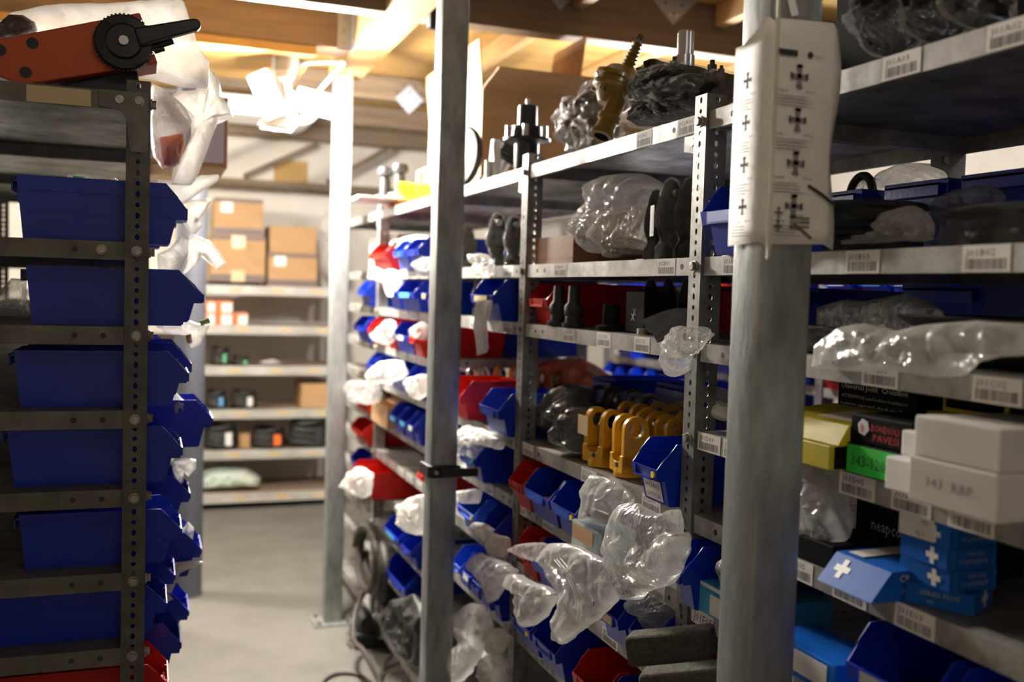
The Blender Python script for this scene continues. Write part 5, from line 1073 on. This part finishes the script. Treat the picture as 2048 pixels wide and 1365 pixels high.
for r_ in range(4):
    y = h-.078-r_*.058
    for M, x0, wd in ((Mf, .005, .07), (Ml, .006, .05)):
        ujoint(M, x0+wd*.5, y+.004, .026 if M is Mf else .018)
        write(q, ('Diagram', 'Inside', 'Outside', 'Dual snap')[r_], M, x0, y-.018, .0055, INK); write(q, ('500-10', '600-11', '700-20', '800-36')[r_], M, x0+wd*.66, y-.018, .0055, INK)
        for i in range(4): q.add([(x0, y-.024-i*.0042, .0003), (x0+wd*rr_.uniform(.55, .95), y-.024-i*.0042, .0003), (x0+wd*.6, y-.0228-i*.0042, .0003), (x0, y-.0228-i*.0042, .0003)], [(0, 1, 2, 3)], GREYINK, M)
for i in range(2): write(q, ('Snap ring', 'Strap kit')[i], Mf, .034, h-.300+.018-.018*i+.02, .006, INK); ujoint(Mf, .016, h-.29+.02-.018*i+.012, .012)
for i in range(3): q.add([(.034, .036-i*.006, .0003), (.066, .036-i*.006, .0003), (.066, .039-i*.006, .0003), (.034, .039-i*.006, .0003)], [(0, 1, 2, 3)], GREYINK, Mf)
q.build('print', t)
b = MB(); b.box((.005, -.02, .0004), (.013, h+.03, .0009), film('clear_tape', .35, (.85, .82, .70), .15, .2, 6, .6), basis((-.047, -.0455, 0), (1, 0, 0), (0, 0, 1))); b.build('tape_strip', t)
b = MB(); b.box((0, 0, .0006), (.035, .004, .0010), CARDD, basis((.0, -.0445, .028), (1, 0, -.65), (.65, 0, 1))); b.build('torn_patch', t)
b = MB(); b.tube([V((.022, -.046, .082)), V((.045, -.048, .07)), V((.066, -.046, .058))], .002, INK, 6); b.build('black_tie', t, smooth=True)
o = MB().box((0, 0, 0), (.012, .045, .0008), WPR, basis((.805, 1.1478, 1.93), (1, 0, .35), (-.35, 0, 1))).build('tape_scrap'); tag(o, 'white scrap of tape stuck at the top of the foreground post', 'tape')
# strap clamp on the middle post
t = thing('strap_clamp', 'black bar clamp strapped from the middle post towards the far upright', 'clamp', (.82, 2.82, 1.020))
b = MB(); b.box((-.046, -.052, -.018), (.046, -.040, .018), BLACK); b.box((-.052, -.046, -.018), (-.040, .046, .018), BLACK); b.build('clamp_band', t, bevel=.003)
b = MB(); M = basis((-.02, -.052, -.014), (1, -.05, 0), (0, 0, 1)); b.box((0, 0, 0), (.115, .026, .014), BLACK, M); b.build('clamp_arm', t, bevel=.003)
b = MB(); b.cyl((-.03, -.054, 0), (-.03, -.066, 0), .006, BRIGHT, n=10); b.build('clamp_screw', t)
# ---------------------------------------------------------------- left rack contents
ordn = ('nearest the camera', 'second from the camera', 'third from the camera', 'fourth from the camera', 'fifth from the camera')
lv_n = {1.622: 'second', 1.463: 'third', 1.305: 'fourth', 1.155: 'fifth', .995: 'sixth', .85: 'seventh', .68: 'eighth'}
left = [(1.622, .068, .30, .116, 2.055, None), (1.622, .052, .30, .112, 2.27, None), (1.463, .094, .31, .108, 2.06, None), (1.463, .112, .31, .098, 2.26, None), (1.463, .06, .30, .10, 2.55, None), (1.305, .075, .31, .106, 2.055, None), (1.305, .088, .31, .112, 2.25, None), (1.305, .06, .3, .11, 2.5, None),
        (1.155, .065, .31, .110, 2.05, None), (1.155, .148, .33, .112, 2.48, None), (1.155, .09, .3, .11, 2.72, None), (.995, .066, .29, .105, 2.05, None), (.995, .095, .29, .105, 2.40, None), (.995, .05, .3, .105, 2.62, None), (.85, .040, .33, .10, 2.05, None), (.85, .125, .33, .105, 2.45, None), (.85, .06, .3, .10, 2.25, None),
        (.68, .045, .32, .11, 2.05, RED), (.68, .075, .30, .12, 2.27, None), (.68, .10, .3, .115, 2.5, None)]
cnt = {}
for z, xf_, L_, H_, y, c in left:
    k = cnt.get(z, 0); cnt[z] = k+1
    pbin((xf_, y+.075 if k == 0 else y+.075, z+.001), 0, L_, .15 if k else .14, H_, f'{"red" if c else "blue"} bin on the {lv_n[z]} shelf of the left rack, {ordn[k]}', c)
# top of the left rack
t = thing('gear_housing', 'orange steel housing with black gear wheel and lever, on top of the left rack', 'machine part', (0, 0, 0))
Zs = lambda pts: zm(0, 0, 2.844, pts)
bp = [onY(x, y, 2.06) for x, y in Zs([(-160, 250), (795, 70), (898, 362), (118, 527), (-40, 420), (-160, 440)])]
c = sum(bp, V())/len(bp); t.location = (c.x, c.y, 1.901+.0); c = V((c.x, c.y, 1.901))
b = MB(); n = len(bp); bp = [V((p.x, p.y, max(p.z, 1.904))) for p in bp]; fr_ = [p-c for p in bp]; bk = [p-c+V((0, .10, 0)) for p in bp]
b.add(fr_+bk, [tuple(range(n)), tuple(range(2*n-1, n-1, -1))] + [(i, (i+1) % n, n+(i+1) % n, n+i) for i in range(n)], ORANGE)
b.build('housing_plate', t, bevel=.003)
for x, y in ((185, 246), (146, 412), (0, 285)):
    p = onY(x/2.844, y/2.844, 2.06)-c; b = MB(); b.cyl(p+V((0, -.0012, 0)), p+V((0, .0, 0)), .0105, INK, n=20); b.build('bolt_hole', t)
p = onY(248, 88, 2.06)-c; b = MB(); Rm = Matrix.Translation(p) @ V((0, -1, 0)).to_track_quat('Z', 'Y').to_matrix().to_4x4()
b.lathe([(0, 0), (.0505, 0), (.052, .003), (.052, .016), (.049, .02), (.034, .022), (.030, .027), (0, .028)], BLACK, 48, Rm)
for i in range(44):
    a = i*2*math.pi/44; M = Rm @ Matrix.Rotation(a, 4, 'Z'); b.box((.051, -.0018, .003), (.054, .0018, .016), BLACK, M)
b.build('gear_wheel', t, smooth=True)
for i in range(4):
    a = .6+i*1.57; q = Rm @ V((.042*math.cos(a), .042*math.sin(a), .0205)); q2 = Rm @ V((.042*math.cos(a), .042*math.sin(a), .0245)); b = MB(); b.cyl(q, q2, .006, DGREY, n=6); b.build('gear_bolt', t)
b = MB(); b.cyl(Rm @ V((0, 0, .028)), Rm @ V((0, 0, .034)), .009, BRIGHT, n=8); b.build('centre_nut', t)
l0 = onY(284, 72, 2.035)-c; l1 = onY(402, 48, 2.035)-c; dv = (l1-l0).normalized(); M = basis(l0, dv, V((0, 0, 1)))
b = MB(); w_ = (l1-l0).length; b.prism([(-.01, -.019), (w_-.010, -.0115), (w_-.003, -.008), (w_, 0), (w_-.003, .008), (w_-.010, .0115), (-.01, .016)], -.010, .010, BLACK, M); b.build('lever', t, bevel=.004)
b = MB(); l2 = onY(306, 95, 2.05)-c; l3 = onY(346, 82, 2.05)-c; b.cyl(l2, l3, .006, BLACK); l2 = onY(308, 102, 2.05)-c; l3 = onY(328, 96, 2.05)-c; b.cyl(l2, l3, .006, BLACK); b.build('stop_pin', t, smooth=True)
b = MB(); pp_ = [onY(x, y, 2.09)-c for x, y in Zs([(250, 500), (780, 395), (805, 545), (560, 552), (250, 530)])]; n = len(pp_)
pp_ = [V((p.x, p.y, max(p.z, .002))) for p in pp_]
b.add(pp_+[p+V((0, .06, 0)) for p in pp_], [tuple(range(n)), tuple(range(2*n-1, n-1, -1))] + [(i, (i+1) % n, n+(i+1) % n, n+i) for i in range(n)], BLACK); b.build('mounting_foot', t, bevel=.002)
bag('big white plastic sheet behind the orange housing on top of the left rack', Zs([(-120,260),(40,85),(250,50),(700,12),(1040,0),(1070,110),(1120,260),(1190,360),(1188,500),(1080,500),(950,465),(800,440),(400,500),(-100,520)]), ('Y', 2.27), .05, m=MILKY, amp=.012, fr=9, seed=91, n=128, zmin=1.90)
bag('grey wrapped lump behind the orange housing at the left edge of the view', Zs([(-60,220),(0,140),(60,90),(140,90),(200,130),(215,190),(120,230),(0,240)]), ('Y', 2.20), .03, m=SHR, amp=.006, fr=20, seed=92)
Z7 = lambda pts: zm(300, 140, 3.25, pts)
bag('bright white plastic sheet hanging off the end of the left rack above the bins', Z7([(130,180),(180,158),(290,150),(310,110),(390,112),(402,0),(440,40),(463,100),(462,170),(505,215),(540,290),(432,300),(428,350),(388,450),(330,620),(300,700),(270,745),(140,740),(160,640),(230,540),(270,430),(262,330),(200,240)]), ('Y', 2.42), .04, m=WHITEBAG, amp=.012, fr=10, seed=93, n=160, rings=20)
bag('clear bag with dark and orange parts bulging past the left rack upright', Z7([(20,90),(70,110),(150,180),(235,260),(268,330),(235,410),(235,480),(190,610),(130,648),(80,640),(20,560),(0,300)]), ('Y', 2.30), .035, m=BAG, amp=.008, fr=18, seed=94,
    core=Z7([(60,440),(220,415),(228,480),(190,590),(130,635),(80,610)]), corem=ORANGEP)
bag('white bag corner sticking out under the hanging sheet', Z7([(50,720),(140,722),(240,745),(330,682),(450,680),(442,718),(335,790),(235,860),(190,880),(50,800)]), ('Y', 2.50), .025, m=WHITEBAG, amp=.007, fr=14, seed=95, n=80)
bag('white bag wing just above the second-shelf bins of the left rack', Z7([(190,865),(280,845),(362,835),(388,858),(365,910),(335,965),(290,1000),(338,1012),(300,1062),(262,1072),(215,990)]), ('Y', 2.55), .02, m=WHITEBAG, amp=.007, fr=14, seed=96, n=80)
bag('white ribbon of plastic curling into the aisle from the left rack', Z7([(230,1085),(290,1082),(390,1110),(450,1180),(497,1252),(440,1305),(408,1250),(380,1190),(320,1175),(312,1250),(230,1330),(205,1330),(240,1240)]), ('Y', 2.62), .012, m=WHITEBAG, amp=.006, fr=14, seed=97, n=96)
bag('clear crumpled bag hanging between the second and third shelf of the left rack', Z7([(130,1160),(200,1085),(250,1085),(240,1200),(200,1290),(120,1320),(60,1310),(50,1200)]), ('Y', 2.50), .02, m=MILKY, amp=.008, fr=18, seed=98, n=72)
carton('white-fronted brown carton overhanging from the top of the left rack', (-.30, 3.18, 1.9015), (.222, 3.55, 2.115), CARD, seams=False, lab=[('y-', .02, .07, .96, .93, mat('lavender_white_card', (.66, .64, .72), .6))])
bag('clear bag with an orange and green label on the second shelf of the left rack', Zs([(380,1090),(385,1000),(420,985),(560,1000),(660,1010),(705,1070),(700,1090)]), ('Y', 2.12), .02, m=BAG, amp=.005, fr=22, seed=99, n=72, zmin=1.70,
    extra=[('l', lambda t, c: (MB().box((0, 0, 0), (.021, .017, .0008), mat('green_tag', (.12, .50, .04), .5), basis(onY(146, 370, 2.095)-c, (1, 0, 0), (0, 0, 1))).build('green_label', t), MB().box((0, 0, 0), (.021, .016, .0008), mat('orange_tag', (.75, .30, .02), .5), basis(onY(196, 374, 2.095)-c, (1, 0, 0), (0, 0, 1))).build('orange_label', t)))])
bag('crumpled clear bag at the left edge of the view, third shelf of the left rack', zm(0, 440, 2.844, [(-40,500),(0,430),(60,335),(150,335),(152,440),(165,560),(130,598),(60,580),(-40,590)]), ('Y', 2.12), .03, m=BAG, amp=.008, fr=20, seed=100, zmin=1.463)
bag('small bag with green and orange print under the third shelf of the left rack', zm(0, 440, 2.844, [(890,605),(1000,600),(1080,570),(1120,585),(1190,600),(1170,650),(1140,710),(1090,735),(1060,660),(950,645)]), ('Y', 2.45), .014, m=WHITEBAG, amp=.006, fr=22, seed=101, n=72,
    extra=[('l', lambda t, c: (MB().box((0, 0, 0), (.022, .012, .012), mat('green_print_patch', (.40, .65, .08), .5), basis(onY(402, 652, 2.437)-c, (1, 0, .4), (-.4, 0, 1))).build('green_patch', t), MB().box((0, 0, 0), (.012, .020, .012), mat('orange_print_patch', (.85, .35, .03), .5), basis(onY(374, 687, 2.437)-c, (1, 0, .2), (-.2, 0, 1))).build('orange_patch', t)))])
bag('small pale bag of brass parts on the big jutting bin of the left rack', zm(0, 440, 2.844, [(960,1040),(1000,980),(1040,1020),(1075,1040),(1060,1090),(1000,1110)]), ('Y', 2.50), .012, m=WHITEBAG, amp=.006, fr=26, seed=102, n=60)
bag('white bag hanging below the big jutting bin of the left rack', zm(0, 885, 2.844, [(985,110),(1060,90),(1110,100),(1112,150),(1070,195),(1045,170),(1040,230),(1000,250),(985,170)]), ('Y', 2.55), .012, m=WHITEBAG, amp=.006, fr=22, seed=103, n=60)
bag('clear bag with gold parts on the seventh shelf of the left rack', zm(0, 885, 2.844, [(985,570),(1000,510),(1045,490),(1070,452),(1105,490),(1090,580),(1115,610),(1080,665),(1020,680),(985,620)]), ('Y', 2.55), .02, m=MILKY, amp=.007, fr=24, seed=104, n=72)
bag('white card folded in the low blue bin of the left rack', zm(0, 885, 2.844, [(960,730),(1000,685),(1090,675),(1160,680),(1110,700),(1010,700),(975,860),(945,850)]), ('Y', 2.43), .008, m=WHITEBAG, amp=.002, fr=12, seed=105, n=60)
bag('small white rag between the low bins of the left rack', zm(0, 885, 2.844, [(900,880),(940,850),(985,890),(960,905),(920,930),(900,920)]), ('Y', 2.40), .008, m=WHITEBAG, amp=.004, fr=26, seed=106, n=48)
bag('tan paper bag low behind the red bin of the left rack', zm(0, 885, 2.844, [(880,1300),(920,1220),(935,1260),(910,1330),(905,1400),(880,1400)]), ('Y', 2.6), .02, m=WHITEBAG, amp=.004, fr=18, seed=107, n=48, zmin=.85) if False else None
s_ = SL[(0, 0)]; M = basis((-.245, 1.9998+.0026, 1.9+.0-LIP+.001), (1, 0, 0), (0, 0, 1))
MB().box((-.21+.245-.0, 0, 0), (-.21+.245+.107, .030, .0004), TAPE, M).build('shelf_label', s_)
# ---------------------------------------------------------------- back rack contents
BB = []
def bcarton(label, px0, px1, z0, h, y=7.06, d=.36, band=True, lab=None, tape=False):
    a = onY(px0, 560, y); c = onY(px1, 560, y)
    t = thing('carton', label, 'box', ((a.x+c.x)/2, y, z0)); w_ = (c.x-a.x)/2
    MB().box((-w_, 0, 0), (w_, d, h), CARD).build('box_body', t, bevel=.004)
    if band:
        MB().box((-w_-.0005, -.001, h-.03), (w_+.0005, 0, h-.004), DTAPE).build('printed_band', t); MB().box((-w_-.0005, -.001, .004), (w_+.0005, 0, .05), DTAPE).build('printed_band', t)
    if lab: q = MB(); q.box((-w_+.04, -.0022, h*.60), (-w_+.12, -.0012, h*.60+.07), PAPER); q.build('box_label', t)
    if tape: MB().box((-.045, -.0024, h-.09), (.045, -.0012, h), TAPE).build('tape', t); MB().box((-.045, -.0024, 0), (.045, -.0012, .08), TAPE).build('tape', t)
    return t
bcarton('lower carton with brown tape of the taller stack on the back rack', 421, 530, 1.565, .315, tape=True)
bcarton('upper carton with a white label of the taller stack on the back rack', 427, 524, 1.8805, .255, lab=True)
bcarton('lower carton with a white label of the shorter stack on the back rack', 536, 634, 1.5405, .235, lab=True)
bcarton('plain upper carton of the shorter stack on the back rack', 538, 631, 1.776, .185, band=False)
o = MB().box((-.17, 0, 0), (.17, .30, .024), BBOX).build('flat_mat', bevel=.006, loc=(onY(470, 560, 7.05).x, 7.05, 1.5402)); tag(o, 'flat black mat under the taller carton stack on the back rack', 'mat')
bag('white plastic sheet right of the shorter carton stack on the back rack', [(636,480),(640,440),(656,425),(672,450),(690,500),(694,552),(660,560),(640,530)], ('Y', 7.2), .05, m=WHITEBAG, amp=.015, fr=6, seed=110, zmin=1.54)
ORB = mat('orange_stripe', (.80, .16, .02), .5)
for i, (px0, px1, lv, lb) in enumerate(((405, 431, 0, 'lower left one of the orange and white boxes'), (433, 465, 0, 'lower middle one of the orange and white boxes'), (467, 496, 0, 'lower right one of the orange and white boxes'), (405, 431, 1, 'upper left one of the orange and white boxes'), (433, 465, 1, 'upper right one of the orange and white boxes'))):
    a = onY(px0, 630, 7.05); c = onY(px1, 630, 7.05); t = thing('carton', lb+' on the back rack', 'box', ((a.x+c.x)/2, 7.05, 1.271+lv*.081)); w_ = (c.x-a.x)/2-.001
    MB().box((-w_, 0, 0), (w_, .25, .08), WHITEB).build('box_body', t, bevel=.002)
    q = MB(); q.box((-w_-.0005, -.001, .001), (-w_+.03, 0, .079), ORB); q.box((-w_, -.0012, .068), (w_, 0, .0798), ORB); q.build('orange_stripe', t)
GRN = mat('tool_green', (.10, .35, .18), .5)
def tool(label, px0, px1, z, h, rot=0.1, m=RUBBER, acc=GRN, y=7.12):
    a = onY(px0, 740, y); c = onY(px1, 740, y); w_ = c.x-a.x
    t = thing('wrapped_belt', label, 'belt', ((a.x+c.x)/2, y, z+.0)); b = MB()
    for i in range(4):
        R_ = w_/2*(1-.05*i); zz_ = h*(i+.1)/4; b.tube([V((R_*math.cos(q*.3142), .09*math.sin(q*.3142), zz_+h/8+.006+.010*math.sin(q*.3142*2+i))) for q in range(20)], h/8, m, 8, closed=True)
    b.build('belt_loops', t, smooth=True)
    b = MB(); b.box((w_*.10, -.108, h*.2), (w_*.32, -.092, h*.75), acc); b.build('paper_band', t)
    return t
tool('dark belt bundle with a green band on the third back shelf, left one', 424, 456, .991, .11)
tool('flat dark belt bundle with a green tip on the third back shelf, right one', 464, 497, .991, .05)
bag('small white bag lying on the third back shelf', [(520,733),(528,722),(548,719),(563,728),(560,736),(530,738)], ('Y', 7.1), .03, m=WHITEBAG, amp=.006, fr=12, seed=111, n=48, zmin=.99)
tool('dark belt bundle with a blue band on the fourth back shelf', 414, 452, .691, .11, acc=mat('tool_blue', (.10, .30, .55), .5)); tool('dark belt bundle with a white band on the fourth back shelf', 464, 512, .691, .11, acc=WHITEB)
carton('tan carton at the right end of the fourth back shelf', (1.02, 7.05, .691), (1.24, 7.45, .86), CARD)
tool('thick roll of black belts with white bands, left on the fifth back shelf', 415, 474, .411, .16, acc=WHITEB); tool('black belt bundle with an orange band, in the middle of the fifth back shelf', 508, 572, .411, .13, acc=ORB); tool('tall stack of black belts at the right of the fifth back shelf', 582, 656, .411, .19, acc=RUBBER)
carton('small tan box between the belt rolls on the fifth back shelf', (onY(478, 880, 7.1).x, 7.1, .411), (onY(500, 880, 7.1).x, 7.3, .51), CARD, seams=False)
bag('pale green and white oval bundle on the bottom back shelf', [(395,960),(405,938),(440,930),(490,935),(522,955),(520,975),(495,988),(440,995),(400,992)], ('Y', 7.18), .12, m=mat('pale_green_sheet', (.38, .52, .44), .35, c2=(.62, .64, .56), vs=7, coat=.5), amp=.010, fr=8, seed=112, name='sheet_bundle', cat='bundle', zmin=.11)
# ---------------------------------------------------------------- next aisle
ORD = 'first second third fourth fifth sixth seventh eighth ninth tenth eleventh twelfth thirteenth fourteenth fifteenth sixteenth seventeenth eighteenth nineteenth twentieth'.split()
nn = {1.56: 'second', 1.39: 'third', 1.22: 'fourth', 1.06: 'fifth', .90: 'sixth'}
for z in nn:
    k = 0; rr_ = random.Random(int(z*100))
    for (ya, yb) in ((1.30, 2.17), (2.26, 3.12), (3.21, 4.07), (4.16, 5.03)):
        for i in range(5):
            k += 1; y = ya+.085+i*.172; od = ORD[k-1]
            if rr_.random() < .22: continue
            red = rr_.random() < .06
            pbin((NX-.03-rr_.random()*.04, y, z+.001), math.pi, .32, .155, .112, f'{od} {"red" if red else "blue"} bin place from the near end, {nn[z]} shelf of the next-aisle rack', RED if red else BLUE, lab=[''] if rr_.random() < .4 else None, labm=rr_.choice((SKY, WPR)))
for k, (y, z, d, m, nm) in enumerate(((2.5, 1.7515, .3, MILKY, 'milky'), (3.6, 1.7515, .25, WHITEBAG, 'white'))):
    pts = [V((NX+.2, y+d*.5*math.cos(a), z+.09+.085*math.sin(a))) for a in [q*.5236 for q in range(12)]]
    b = MB(); blob_geo(b, pts, (-1, 0, 0), .12, .12, m, .015, 12, 120+k, 10, 48); tag(b.build('plastic_bag', smooth=2), f'{nm} bag on top of the rack in the next aisle', 'bag')
bag('white rolled plastic sheets over a blue bin in the next aisle, seen at the right', zm(1440, 320, 3.37, [(1720,1030),(1760,960),(1830,900),(1960,870),(1975,885),(1900,960),(1830,1040),(1760,1050)]), ('X', 2.36), .03, m=WHITEBAG, amp=.012, fr=12, seed=125, n=60)
carton('white carton standing beyond the next aisle at the right edge of the view', (3.55, 2.5, 0), (4.1, 3.4, 1.98), WHITEB, seams=False)
timber('wooden_board', 'tall pine boards on the wall beyond the next aisle', (4.40, 1.2, 1.55), (4.49, 3.3, 2.5), PLY, 'board')
